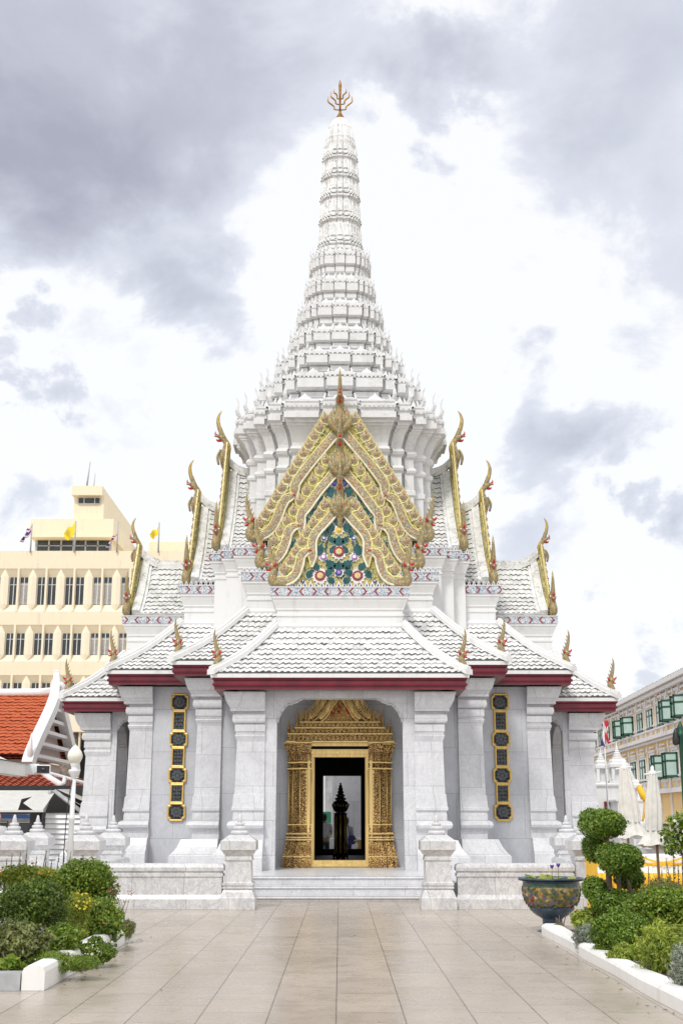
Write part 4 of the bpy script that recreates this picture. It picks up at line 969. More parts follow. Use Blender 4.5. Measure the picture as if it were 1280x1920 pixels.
# ---- iron window grilles in gilt frames
def grille():
    b = B(); fr = B(); yf = 0
    Yw = YC - W_BH + .06
    ys = [(1303, 1340, 1), (1340, 1377, 0), (1377, 1409, 1), (1409, 1446, 0), (1446, 1474, 1), (1474, 1512, 0), (1512, 1542, 1)]
    ys = [(1302, 1332, 1), (1332, 1372, 0), (1372, 1401, 1), (1401, 1439, 0), (1439, 1469, 1), (1469, 1507, 0), (1507, 1538, 1)]
    for ya, yb, sq in ys:
        za, zb = P(332, ya, Yw)[1], P(332, yb, Yw)[1]; hh = (za - zb) / 2; zc = (za + zb) / 2
        if sq:
            w = .215; n_ = .055; q = [(-w + n_, -hh), (w - n_, -hh), (w - n_, -hh + n_), (w, -hh + n_), (w, hh - n_), (w - n_, hh - n_), (w - n_, hh), (-w + n_, hh), (-w + n_, hh - n_), (-w, hh - n_), (-w, -hh + n_), (-w + n_, -hh + n_)]
        else:
            w = .155; q = [(-w, -hh + .03), (w, -hh + .03), (w, hh - .03), (-w, hh - .03)]
        q = [(x, zc + z) for x, z in q]; b.prism(q, yf - .015, yf + .02)
        if sq:                                              # rosette openwork
            for k in range(8):
                a = k * pi / 4 + pi / 8; r_ = .105; c = (r_ * cos(a), zc + r_ * .9 * sin(a)); fr_ = [(c[0] + .042 * cos(t), c[1] + .042 * sin(t)) for t in [j * pi / 4 for j in range(8)]]
                b.prism(fr_, yf - .035, yf, 1)
            b.prism([(.05 * cos(j * pi / 4), zc + .05 * sin(j * pi / 4)) for j in range(8)], yf - .04, yf, 1)
            for s in (-1, 1):
                for s2 in (-1, 1): b.prism([(s * .13 + .03 * cos(j * pi / 3), zc + s2 * (hh - .06) + .03 * sin(j * pi / 3)) for j in range(6)], yf - .03, yf, 1)
        else:
            for r_ in range(5):
                for s in (-1, 0, 1): b.prism([(s * .075 + .034 * cos(j * pi / 3), zc + (r_ - 2) * hh * .36 + .034 * sin(j * pi / 3)) for j in range(6)], yf - .03, yf, 1)
        k = len(q)
        for j in range(k):
            p0, p1 = q[j], q[(j + 1) % k]; fr.tube([(p0[0], yf - .03, p0[1], .030), (p1[0], yf - .03, p1[1], .026)], 8, 0, 1, False)
        if sq:
            for s in (-1, 1):
                for s2 in (-1, 1): fr.tube([(s * .16, yf - .03, zc + s2 * (hh - .05), .026), (s * .20, yf - .03, zc + s2 * (hh - .09), .026)], 8, 0, 1, False)
    # thin stepped outline groove round the panel: a raised fillet
    gr = B(); zt = P(332, 1293, Yw)[1]; zb = P(332, 1546, Yw)[1]; gr_ = [(-.26, zb), (.26, zb), (.33, zb + .07), (.33, zt - .07), (.26, zt), (-.26, zt), (-.33, zt - .07), (-.33, zb + .07)]
    for j in range(8):
        p0, p1 = gr_[j], gr_[(j + 1) % 8]; gr.tube([(p0[0], .02, p0[1], .012), (p1[0], .02, p1[1], .012)], 5, 0, 1, False)
    return b, fr, gr
gb, gf, gg = grille()
xw = abs(P(332, 1450, YC - W_BH + .06)[0]); base = None
for s in (-1, 1):
    loc = (s * (xw - .02), -W_BH + .055, 0)
    if base is None:
        base = part('window_grille', gb, ['iron_grille', 'iron_light']); base.location = loc
        obj('frame', gf, ['gold_paint'], base); obj('moulding', gg, ['marble_wall'], base)
    else: dup(base, shrine, loc)
# ---- steps
st = B()
for y0, y1, z0, z1 in ((-10.60, -9.37, 0, .10), (-10.25, -9.37, .10, .28), (-9.85, -9.37, .28, .452)):
    st.mould(rect(-1.93, 1.93, y0, y1), [(0, z0 + .002), (0, z1 - .06), (.02, z1 - .055), (.035, z1 - .035), (.02, z1 - .012), (.03, z1)], [1, 0, 0, 0])
tag(obj('marble_steps', st, ['marble'], None, (0, YC, 0)), 'low white marble steps leading up to the gilded doorway', 'steps')

# ---- balustrade walls and posts
WALLP = [(.06, 0), (.06, .17), (.04, .18), (.0, .25), (0, .56), (.02, .57), (.02, .62), (.0, .63), (.0, .66), (.03, .67), (.035, .73), (.015, .78), (-.02, .80)]
def wall(x0, x1, y0, y1, label):
    b = B(); b.mould(rect(x0, x1, y0, y1), WALLP); o = obj('marble_wall', b, ['marble_veined'])
    return tag(o, label, 'wall')
wall(-4.46, -2.16, 23.28, 23.58, 'low white marble balustrade wall between the flower bed shrubs and the steps')
wall(2.16, 4.28, 23.28, 23.58, 'low white marble balustrade wall standing behind the glazed flower pot')
wall(-4.86, -4.56, 23.95, 27.3, 'low marble wall running back beside the left pair of posts')
wall(4.60, 4.90, 23.95, 27.3, 'low marble wall running back behind the clipped topiary tree')
wall(-9.5, -6.40, 23.30, 23.60, 'low marble wall at the far left behind the orange flowers')
wall(6.5, 12.5, 23.9, 24.2, 'low marble wall beyond the closed canvas parasols')
wall(-2.06, -1.96, 23.75, 26.6, 'marble cheek wall on the left edge of the steps')
wall(1.96, 2.06, 23.75, 26.6, 'marble cheek wall on the right edge of the steps')
def post():
    root = empty('marble_post', (0, 0, 0), 'x', 'post')
    q = rect(-.26, .26, -.26, .26); b = B()
    b.mould(q, [(.06, 0), (.06, .20), (.045, .22), (.02, .30), (.0, .34), (.0, .36), (.02, .365), (.02, .39), (0, .40), (.02, .42), (.02, .46), (-.015, .48), (-.03, .84), (-.01, .86), (-.01, .90), (-.02, .91), (-.02, .95), (.0, .96), (.02, 1.0), (.05, 1.04), (.065, 1.045), (.065, 1.20), (.06, 1.205), (-.08, 1.31)])
    # bevelled corners of the cap
    obj('shaft', b, ['marble_veined'], root)
    c = B(); c.lathe(0, 0, [(.10, 1.30), (.15, 1.31), (.175, 1.345), (.15, 1.385), (.09, 1.39), (.11, 1.40), (.125, 1.43), (.11, 1.46), (.065, 1.47), (.075, 1.475), (.088, 1.50), (.075, 1.525), (.045, 1.53), (.05, 1.54), (.036, 1.60), (.022, 1.66), (.008, 1.675), (.001, 1.68)], 18)
    obj('lotus_bud_finial', c, ['marble_plain'], root)
    return root
pp0 = post(); PG = 'marble posts with stacked ring finials along the balustrade'
posts = [(-1.86, 23.42, 'marble post with ring finial at the left foot of the steps'), (1.80, 23.42, 'marble post with ring finial at the right foot of the steps'),
         (-4.72, 23.42, 'marble post with ring finial just right of the white lamp post'), (-4.93, 27.4, 'farther marble post under the left pillars, right of the lamp post pair'),
         (-6.06, 23.42, 'marble post in front of the drinks fridge kiosk at left'), (-6.63, 27.6, 'marble post in front of the white louvred siding, behind its left neighbour'),
         (4.56, 23.42, 'marble post right behind the glazed flower pot and topiary'), (4.93, 27.4, 'farther marble post beside the right porch pillar, above the flower pot'),
         (6.05, 24.05, 'marble post behind the left closed parasol'), (7.35, 27.2, 'marble post half hidden behind the right closed parasol')]
for i, (x, y, lab) in enumerate(posts):
    o = pp0 if i == 0 else dup(pp0)
    o.location = (x, y, 0); o['label'] = lab; o['group'] = PG

# ================================================================== INSIDE THE DOORWAY AND BEYOND
def at(px, py, Y):
    x, z = P(px, py, Y); return Vector((x, Y, z))
b = B()
zt = P(640, 1467, YC)[1]; za = P(640, 1528, YC)[1]
b.lathe(0, 0, [(.22, FLOOR), (.22, .60), (.17, .62), (.165, za - .02), (.17, za)], 16)
pil = empty('lacquered_pillar', (.02, YC, 0), 'dark lacquered pillar with a lotus bud top standing inside the doorway', 'pillar')
obj('shaft', b, ['lacquer_black'], pil)
for k in range(8):
    pass
b = B(); H_ = zt - za
b.lathe(0, 0, [(.17, za), (.20, za + .04), (.13, za + .07), (.19, za + .12), (.21, za + .17), (.235, za + .24), (.235, za + .30), (.18, za + .38), (.12, za + .40), (.16, za + .44), (.16, za + .47), (.09, za + .49), (.13, za + .54), (.12, za + .57), (.07, za + .59), (.10, za + .64), (.06, za + .68), (.075, za + .73), (.045, za + .77), (.05, za + .82), (.02, za + H_ * .93), (.035, za + H_ * .96), (.003, zt)], 18)
obj('bud', b, ['lacquer_black'], pil)
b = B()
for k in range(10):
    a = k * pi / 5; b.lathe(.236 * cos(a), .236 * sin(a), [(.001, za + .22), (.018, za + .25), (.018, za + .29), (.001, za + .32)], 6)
for k in (0, 1, 2, 3, 4, 5, 6, 7): b.tube([(.166 * cos(k * pi / 4), .166 * sin(k * pi / 4), .64, .02), (.166 * cos(k * pi / 4), .166 * sin(k * pi / 4), za, .02)], 5, 0, 1)  # gold strips up the shaft paint its vertical reflections
obj('gilding_and_glints', b, ['gold_paint'], pil)
# curtain wall of tarpaulin and marble beyond the back door
b = B()
for j in range(1):
    rows = []
    for i in range(12):
        z = 4.2 * i / 11; rows.append([(-2.6 + .1 * k, 50 + .10 * sin(k * .9 + i * .3) + .06 * sin(k * 2.3), z) for k in range(54)])
    b.grid(rows)
tag(obj('tarpaulin', b, ['tarp'], recalc=False), 'grey hanging tarpaulin seen through the doorway', 'tarpaulin')
b = B(); b.box(-.62, -.56, 47.9, 47.98, 0, 3.4); tag(obj('tent_pole', b, ['white_metal']), 'thin white tent pole seen through the doorway', 'pole')
b = B(); x0 = P(612, 1500, 47)[0]; b.box(-1.6, P(621, 1500, 46)[0], 46, 46.05, 0, P(600, 1522, 46)[1]); tag(obj('notice_board', b, ['green_board']), 'green board behind the man in white beyond the doorway', 'board')
b = B(); x1 = P(676, 1500, 45)[0]; xa = P(623, 1500, 45)[0]
b.mould(rect(xa, x1 + .6, 45, 45.6), [(.1, 0), (.1, .9), (.04, .95), (.04, 1.1), (0, 1.12), (0, 3.2)]); tag(obj('marble_pier', b, ['marble_wall']), 'grey marble pier beyond the back doorway', 'pier')
tb_ = empty('offering_table', (P(664, 1590, 42)[0], 42, 0), 'low white table with offerings seen right of the pillar through the doorway', 'table')
b = B(); b.box(-.42, .42, -.2, .2, .56, .62); obj('tabletop', b, ['white_paint'], tb_)
for x in (-.36, .36):
    for y in (-.15, .15): b = B(); b.box(x - .03, x + .03, y - .03, y + .03, 0, .558); obj('leg', b, ['white_paint'], tb_)
b = B(); b.lathe(P(674, 1580, 42)[0], 42, [(.10, .622), (.10, .66), (.05, .70), (.05, .76), (.12, .84), (.19, .88), (.19, .91), (.17, .91), (.10, .87)], 16); tag(obj('offering_bowl', b, ['gold_paint']), 'golden pedestal bowl on the white table through the doorway', 'bowl')
# people: one skinned body each, with clothes and hair as children
def skinned(name, verts, edges, rad, mat_, parent, root=0, sub=1):
    me = bpy.data.meshes.new(name); me.from_pydata(verts, edges, []); me.materials.append(MT[mat_])
    o = bpy.data.objects.new(name, me); COL.objects.link(o); o.parent = parent
    md = o.modifiers.new('skin', 'SKIN'); md.use_smooth_shade = True
    me.skin_vertices[0].data  # layer made by the modifier
    for i, r in enumerate(rad):
        d = me.skin_vertices[0].data[i]; d.radius = (r, r) if not isinstance(r, tuple) else r; d.use_root = (i == root)
    s_ = o.modifiers.new('sub', 'SUBSURF'); s_.levels = sub; s_.render_levels = sub
    return o
def person(loc, rz, label, shirt, pants, arm_bend=.25, group=None):
    r = empty('person', loc, label, 'person', group, rz)
    V = [(0, 0, .92), (0, 0, 1.12), (0, 0, 1.36), (0, 0, 1.47), (0, -.02, 1.55), (0, -.02, 1.66), (0, -.01, 1.72)]
    E_ = [(0, 1), (1, 2), (2, 3), (3, 4), (4, 5), (5, 6)]; Rr = [(.15, .11), (.14, .10), (.17, .11), .055, (.062, .07), (.075, .09), (.05, .06)]
    for s in (1, -1):
        i = len(V); V += [(s * .19, 0, 1.40), (s * .24, .02, 1.12), (s * .22, -.02 - arm_bend, 1.02), (s * .22, -.09 - arm_bend, 1.0)]; E_ += [(2, i), (i, i + 1), (i + 1, i + 2), (i + 2, i + 3)]; Rr += [.06, .045, .035, .04]
        i = len(V); V += [(s * .09, 0, .82), (s * .10, -.01, .48), (s * .10, .02, .09), (s * .11, -.13, .04)]; E_ += [(0, i), (i, i + 1), (i + 1, i + 2), (i + 2, i + 3)]; Rr += [.085, .058, .04, .035]
    skinned('body', V, E_, Rr, 'skin', r)
    V = [(0, 0, .88), (0, 0, 1.12), (0, 0, 1.38), (0, 0, 1.46)]; E_ = [(0, 1), (1, 2), (2, 3)]; Rr = [(.17, .125), (.16, .12), (.185, .125), .065]
    for s in (1, -1):
        i = len(V); V += [(s * .20, 0, 1.40), (s * .24, .02, 1.18)]; E_ += [(2, i), (i, i + 1)]; Rr += [.075, .06]
    skinned('shirt', V, E_, Rr, shirt, r)
    V = [(0, 0, .94)]; E_ = []; Rr = [(.16, .12)]
    for s in (1, -1):
        i = len(V); V += [(s * .09, 0, .80), (s * .10, -.01, .48), (s * .10, .02, .10)]; E_ += [(0, i), (i, i + 1), (i + 1, i + 2)]; Rr += [.10, .075, .06]
    skinned('trousers', V, E_, Rr, pants, r)
    hb_ = B(); hb_.lathe(0, .015, [(.04, 1.52), (.085, 1.56), (.10, 1.64), (.095, 1.71), (.06, 1.77), (.002, 1.79)], 12, 0, True, None, .88, 1.0)
    obj('hair', hb_, ['hair'], r, (0, .02, 0))
    f = B()
    for s in (1, -1): f.lathe(s * .032, -.105, [(.001, 1.655), (.012, 1.665), (.001, 1.675)], 6)
    obj('eyes', f, ['hair'], r)
    f = B(); f.tube([(0, -.10, 1.66, .008), (0, -.125, 1.63, .014), (0, -.11, 1.615, .01)], 6, 0, 2); obj('nose', f, ['skin'], r)
    return r
person((P(608, 1540, 42.6)[0], 42.6, 0), pi + .2, 'man in a white shirt with dark hair standing beyond the doorway, left of the pillar', 'white_shirt', 'dark_cloth')
p2 = person((P(650.5, 1540, 42.8)[0], 42.8, 0), pi - .5, 'person in a white shirt half hidden behind the dark pillar', 'white_shirt', 'dark_cloth')
p2.scale = (.93, .93, .93)
b = B(); c_ = at(659, 1574, 42.5); b.lathe(c_.x, 42.5, [(.02, c_.z - .17), (.13, c_.z - .14), (.15, c_.z), (.11, c_.z + .12), (.03, c_.z + .15)], 10, 0, True, None, 1, .5); b.tube([(c_.x - .05, 42.5, c_.z + .12, .012), (c_.x - .12, 42.55, c_.z + .45, .012)], 5, 0, 1)
tag(obj('shoulder_bag', b, ['flag_blue']), 'dark blue shoulder bag on the person behind the pillar', 'bag')
pl = person((P(-7, 1560, 25.2)[0], 25.2, 0), .9, 'person in a pale top at the left edge beside the first marble post', 'white_shirt', 'dark_cloth', .2)

# ================================================================== GARDEN
def leaves(blobs, n, size, seed, asp=.55, spread=.75, shell=.35, lump=.16, up=.0):
    """numpy leaf cloud: verts, faces. Blobs are (x,y,z,rx,ry,rz); leaves crowd towards each blob's surface"""
    R = np.random.default_rng(seed); out = []
    vol = np.array([b_[3] * b_[4] + b_[4] * b_[5] + b_[3] * b_[5] for b_ in blobs]); cnt = np.maximum(8, (n * vol / vol.sum()).astype(int))
    for (x, y, z, rx, ry, rz), m_ in zip(blobs, cnt):
        d = R.normal(size=(m_, 3)); d /= np.linalg.norm(d, axis=1)[:, None]
        ph = R.uniform(0, 6.28, 6)
        k = 1 + lump * (np.sin(d[:, 0] * 5 + ph[0]) * np.sin(d[:, 1] * 4 + ph[1]) + .7 * np.sin(d[:, 2] * 7 + ph[2] + d[:, 0] * 6) + .4 * np.sin(d[:, 0] * 13 + ph[3]) * np.sin(d[:, 2] * 11 + ph[4]))
        r = (1 - shell * R.random(m_) ** 2.2) * k; sq = R.random(m_) < .05; r[sq] *= 1 + .22 * R.random(sq.sum())
        c = np.stack([x + d[:, 0] * rx * r, y + d[:, 1] * ry * r, z + d[:, 2] * rz * r], 1)
        nn = d / np.array([rx, ry, rz]); nn /= np.linalg.norm(nn, axis=1)[:, None]
        nn = nn + R.normal(size=(m_, 3)) * spread; nn[:, 2] += up; nn /= np.linalg.norm(nn, axis=1)[:, None]
        a = np.cross(nn, R.normal(size=(m_, 3))); a /= np.linalg.norm(a, axis=1)[:, None]; bq = np.cross(nn, a)
        s_ = size * R.uniform(.65, 1.3, m_)[:, None]
        out.append(np.stack([c - a * s_, c + bq * s_ * asp + nn * s_ * .12, c + a * s_, c - bq * s_ * asp + nn * s_ * .12], 1))
    return np.concatenate(out).reshape(-1, 3)
def leafobj(name, vs, mats, parent=None, idx=None):
    n = len(vs) // 4; me = bpy.data.meshes.new(name)
    me.vertices.add(len(vs)); me.vertices.foreach_set('co', vs.astype(np.float32).ravel())
    me.loops.add(len(vs)); me.loops.foreach_set('vertex_index', np.arange(len(vs), dtype=np.int32))
    me.polygons.add(n); me.polygons.foreach_set('loop_start', np.arange(0, len(vs), 4, dtype=np.int32)); 
    if idx is not None: me.polygons.foreach_set('material_index', idx.astype(np.int32))
    for m in mats: me.materials.append(MT[m])
    me.update(calc_edges=True); o = bpy.data.objects.new(name, me); COL.objects.link(o)
    if parent: o.parent = parent
    return o
def stems(b, x, y, z0, h, n, rad, seed, lean=.25, th=.006):
    R = random.Random(seed); tips = []
    for k in range(n):
        a = R.uniform(0, 2 * pi); r = rad * sqrt(R.random()); bx, by = x + r * cos(a), y + r * sin(a); l = R.uniform(-lean, lean); l2 = R.uniform(-lean, lean); hh = h * R.uniform(.7, 1.1)
        b.tube([(bx, by, z0, th), (bx + l * .3 * hh, by + l2 * .3 * hh, z0 + hh * .5, th * .8), (bx + l * hh, by + l2 * hh, z0 + hh, th * .4)], 4, 0, 2, False); tips.append((bx + l * hh, by + l2 * hh, z0 + hh))
    return tips
def bl(px, py, Y, rx, ry, dz=1.0):
    """blob whose centre and radii are given in photo pixels at depth Y"""
    p = at(px, py, Y); k = Y / FPX; return (p.x, p.y, p.z, rx * k, (rx + ry) * .5 * k * dz, ry * k)
def sub(blob, n, seed, f=.5):                               # break a blob into overlapping lobes
    R = random.Random(seed); x, y, z, rx, ry, rz = blob; o = [(x, y, z, rx * .8, ry * .8, rz * .8)]
    for k in range(n):
        a = R.uniform(0, 2 * pi); e = R.uniform(-.3, 1.2); c = cos(e) * .62; o.append((x + rx * c * cos(a), y + ry * c * sin(a), z + rz * .62 * sin(e), rx * f * R.uniform(.8, 1.1), ry * f, rz * f * R.uniform(.8, 1.15)))
    return o
def shrub(label, blob, lobes, n, size, mat_, seed, name='shrub', cat='shrub', extra=None, **kw):
    """one leafy thing: foliage reaching the soil, short woody stems inside; extra = (material, count, size, top-only)"""
    x, y, z, rx, ry, rz = blob
    bs = sub(blob, lobes, seed)
    if z - rz > .2: bs.append((x, y, (z + .15) / 2, rx * .75, ry * .75, max(.1, (z - .1) / 2)))
    vs = leaves(bs, n, size, seed, **kw); vs = vs[np.repeat(vs.reshape(-1, 4, 3)[:, :, 2].min(1) > .012, 4)]
    root = leafobj(name, vs, [mat_]); tag(root, label, cat)
    b = B(); stems(b, x, y, .08, max(.2, z - .05), 7, rx * .35, seed, .35, .012); obj('stem', b, ['bark'], root)
    if extra:
        for em, en, es, lo in extra:
            v2 = leaves([(x, y, z, rx * 1.02, ry * 1.02, rz * 1.04)], en * 3, es, seed + 5, asp=.8, shell=.06, spread=.5, up=.6)
            q = v2.reshape(-1, 4, 3); q = q[q[:, :, 2].mean(1) > z + lo * rz][:en]
            leafobj('flowers', q.reshape(-1, 3), [em], root)
    return root
# soil beds and kerbs
b = B(); b.box(-7.6, -3.0, 12.62, 17.2, .003, .13); b.box(3.10, 9.5, 9.0, 17.5, .003, .13)
tag(obj('soil', b, ['soil']), kind='structure')
def kerb_b(x0, x1, y0, y1, h=.225, bulge=0):
    b = B(); xm = (x0 + x1) / 2; hw = (x1 - x0) / 2; pr = [(-1, 0), (-1, .72), (-.86, .90), (-.55, 1), (.45, 1), (.82, .92), (1, .74), (1, 0)]
    n = int((y1 - y0) / .25); R = random.Random(3)
    rows = []
    for i in range(n + 1):
        y = y0 + (y1 - y0) * i / n; w = hw * (1 + bulge * .10 * sin(y * 2.2)); hh = h * (1 + bulge * .06 * sin(y * 1.7 + 1))
        rows.append([(xm + u * w, y, v * hh + .002) for u, v in pr])
    b.grid(rows, 0, False); b.quad(rows[0][::-1]); b.quad(rows[-1]); return b
k1 = tag(obj('garden_kerb', kerb_b(-3.05, -2.83, 12.42, 17.25), ['kerb_paint']), 'white painted kerb with a chipped front end along the left flower bed', 'kerb')
k2 = tag(obj('garden_kerb', kerb_b(2.87, 3.13, 8.8, 18.2, .15, 1), ['kerb_paint']), 'long white rounded kerb along the right flower bed', 'kerb')
b = B(); b.box(-7.6, -3.06, 12.40, 12.62, .002, .16); tag(obj('garden_kerb', b, ['grey_metal']), 'low grey kerb across the front of the left flower bed', 'kerb')
# left bed
shrub('large dark green dense shrub at the left of the left bed', bl(58, 1710, 14.6, 64, 58), 12, 15000, .020, 'leaf_dark', 1)
shrub('round bright green bush nearest the lamp post, back of the left bed', bl(158, 1668, 17.6, 58, 50), 10, 13000, .024, 'leaf_mid', 2)
shrub('loose leafy green plant spilling over the kerb of the left bed', bl(196, 1738, 16.0, 44, 44), 9, 8000, .024, 'leaf_mid', 3, lump=.25, extra=[('petal_pink', 8, .02, -.2)])
shrub('soft olive green shrub at the bottom left corner', bl(28, 1772, 13.3, 58, 42), 8, 6500, .026, 'leaf_olive', 4, lump=.25, extra=[('petal_blue', 10, .016, .4)])
shrub('orange and red flowering bush behind the big dark shrub', bl(55, 1648, 18.4, 58, 24), 6, 6000, .026, 'leaf_light', 5, extra=[('petal_orange', 60, .026, .35), ('petal_yellow', 30, .02, .3)])
shrub('clump of yellow daisies in the middle of the left bed', bl(146, 1708, 15.4, 28, 30), 5, 5000, .026, 'leaf_light', 6, asp=.16, extra=[('petal_yellow', 130, .020, .15)], cat='flowers', name='daisy_clump')
shrub('grassy plant with tiny white flowers along the front of the left bed', bl(112, 1806, 13.2, 64, 20), 7, 9000, .026, 'leaf_mid', 7, asp=.10, extra=[('petal_white', 70, .009, 0)], cat='flowers', name='edging_plant')
shrub('small leafy clump with white flowers hanging over the left kerb', bl(176, 1788, 14.3, 34, 26), 6, 5000, .019, 'leaf_mid', 8, extra=[('petal_white', 60, .017, -.1)], cat='flowers', name='white_flower_clump')
shrub('small grey green spiky plant at the far end of the left kerb', bl(241, 1743, 17.0, 12, 20), 4, 1500, .030, 'leaf_olive', 9, asp=.12, name='spiky_plant', cat='plant')
shrub('broad leaved small plant by the soil at the lower left', bl(18, 1815, 12.9, 26, 20), 4, 350, .05, 'leaf_mid', 10, asp=.6, name='leafy_plant', cat='plant')
shrub('low dark green filler plant between the dark shrub and the grassy edging', bl(110, 1765, 14.0, 50, 30), 7, 6000, .022, 'leaf_mid', 21)
def stalks(label, lst, mat_, seed, Y):
    R = np.random.default_rng(seed); x0_, z0_ = P(lst[0][0], lst[0][2], Y); r = empty('herb_clump', (x0_, Y, 0), label, 'plant'); o_ = r.location
    for px, pt, pb in lst:
        vs = []; b = B(); Yk = Y + R.uniform(-.3, .3)
        a, c = at(px - (7 if seed != 31 else -6), pb, Yk) - o_, at(px, pt, Yk) - o_
        b.tube([tuple(a) + (.010,), tuple((a + c) / 2 + Vector((R.uniform(-.04, .04), 0, 0))) + (.008,), tuple(c) + (.003,)], 5, 1, 3, False)
        for k in range(110):
            t = R.random() ** .7; p = a.lerp(c, t); an = R.uniform(0, 6.28); d = Vector((cos(an), sin(an), .9)).normalized(); l = .06 * (1.25 - t); w = d.cross(Vector((0, 0, 1))).normalized() * l * .2
            b.quad([tuple(p), tuple(p + d * l * .5 + w), tuple(p + d * l), tuple(p + d * l * .5 - w)])
        obj('stalk', b, [mat_, 'bark'], r, recalc=False)
    return r
stalks('tall thin leafy stalks rising behind the left bed in front of the posts', [(14, 1610, 1680), (24, 1600, 1680), (40, 1598, 1680), (52, 1588, 1680), (70, 1605, 1680), (88, 1596, 1680), (98, 1612, 1680), (112, 1600, 1680), (122, 1598, 1680), (134, 1596, 1680), (5, 1630, 1680)], 'leaf_olive', 11, 18.9)
b = B(); tips = stems(b, P(228, 1700, 17)[0], 17.0, .12, .55, 8, .14, 12, .4, .005); r_ = tag(obj('pink_sprigs', b, ['leaf_olive']), 'thin sprigs with small pink flowers against the marble wall', 'flowers')
leafobj('flowers', np.concatenate([leaves([(x, y, z, .035, .035, .04)], 7, .011, 40 + i, asp=.8) for i, (x, y, z) in enumerate(tips)]), ['petal_pink'], r_)
# right bed: clipped topiary tree
top = empty('topiary_tree', (P(1150, 1740, 16.4)[0], 16.4, .12), 'clipped topiary tree with round green pompons on bare twisting stems', 'tree')
inv = Matrix.Translation((-top.location.x, -top.location.y, -top.location.z))
def topi(px, py, rx, ry, n, seed, dy=0):
    x, y, z, a, bb_, c = bl(px, py, 16.4 + dy, rx, ry); vs = leaves([(x, y, z, a, bb_ * 1.05, c)] + [(x + a * .5 * cos(k * 1.3), y + bb_ * .5 * sin(k * 1.3), z + c * .1 * (k % 3), a * .56, bb_ * .56, c * .85) for k in range(5)], n, .019, seed, lump=.05, spread=.55, shell=.3)
    return leafobj('pompon', vs - np.array(top.location), ['leaf_box'], top)
topi(1128, 1545, 42, 27, 7000, 51); topi(1116, 1592, 24, 25, 3200, 52, .25); topi(1161, 1611, 41, 29, 7000, 53, -.2); topi(1178, 1645, 27, 22, 3200, 54, .2); topi(1116, 1668, 23, 22, 3000, 55, .1); topi(1146, 1692, 40, 24, 5000, 56, -.1); topi(1192, 1690, 26, 18, 2200, 57, .3)
b = B()
for pts in ([(1150, 1750, .05), (1146, 1700, .042), (1141, 1650, .04), (1140, 1610, .035), (1134, 1575, .028), (1128, 1550, .02)], [(1168, 1752, .04), (1164, 1700, .036), (1160, 1660, .03), (1158, 1620, .025)], [(1150, 1735, .03), (1132, 1700, .022), (1118, 1675, .018)], [(1140, 1615, .025), (1128, 1602, .02), (1118, 1595, .015)], [(1200, 1710, .035), (1182, 1672, .028), (1176, 1650, .02)], [(1158, 1740, .035), (1178, 1722, .035), (1200, 1706, .035)]):
    b.tube([tuple(at(px, py, 16.4) - top.location) + (r,) for px, py, r in pts], 8, 0, 4)
obj('trunk', b, ['bark'], top)
shrub('clipped dome of dense green box in the right bed', bl(1168, 1752, 14.6, 54, 42), 8, 13000, .017, 'leaf_box', 61, lump=.06)
shrub('large loose light green shrub in the lower right corner', bl(1255, 1798, 12.9, 64, 60), 12, 12000, .026, 'leaf_light', 62, asp=.28, lump=.22)
shrub('wide mid green bush along the right edge behind the box dome', bl(1245, 1712, 15.6, 66, 44), 12, 13000, .022, 'leaf_mid', 63, lump=.2)
shrub('lime green low shrub between the flower pot and the topiary', bl(1104, 1732, 16.6, 34, 25), 7, 5000, .024, 'leaf_light', 64)
shrub('silvery grey foliage plant leaning over the right kerb', bl(1110, 1764, 15.5, 33, 26), 7, 5000, .022, 'leaf_grey', 65, asp=.2, lump=.25, extra=[('petal_blue', 14, .016, .4)], name='silver_plant', cat='plant')
shrub('silvery grey plant at the lower right edge of the photo', bl(1278, 1826, 11.6, 26, 44), 7, 4500, .022, 'leaf_grey', 66, asp=.2, lump=.25, name='silver_plant', cat='plant')
shrub('yellow green creeping plant at the foot of the box dome', bl(1180, 1790, 13.9, 40, 18), 6, 4500, .022, 'leaf_light', 67, asp=.4, extra=[('petal_blue', 6, .014, .2)], name='edging_plant', cat='plant')
shrub('fine leaved green plant with tiny white flowers beside the silver plant', bl(1140, 1776, 14.7, 28, 18), 6, 4500, .018, 'leaf_mid', 68, asp=.2, extra=[('petal_white', 16, .010, 0)], name='edging_plant', cat='plant')
shrub('small tuft of grass blades by the foot of the flower pot', bl(1050, 1745, 18.0, 16, 10), 3, 500, .05, 'leaf_olive', 69, asp=.08, name='grass_tuft', cat='plant')
stalks('spreading thin stalks in front of the yellow cloth at the right', [(1205, 1640, 1710), (1215, 1625, 1710), (1232, 1645, 1710), (1248, 1610, 1710), (1262, 1600, 1710), (1270, 1620, 1710), (1278, 1590, 1710), (1192, 1650, 1710), (1240, 1630, 1710), (1256, 1640, 1710)], 'leaf_olive', 31, 17.2)
shrub('grey green feathery bush below the yellow cloth', bl(1235, 1672, 17.0, 50, 22), 8, 6000, .024, 'leaf_olive', 70, asp=.2, lump=.3)
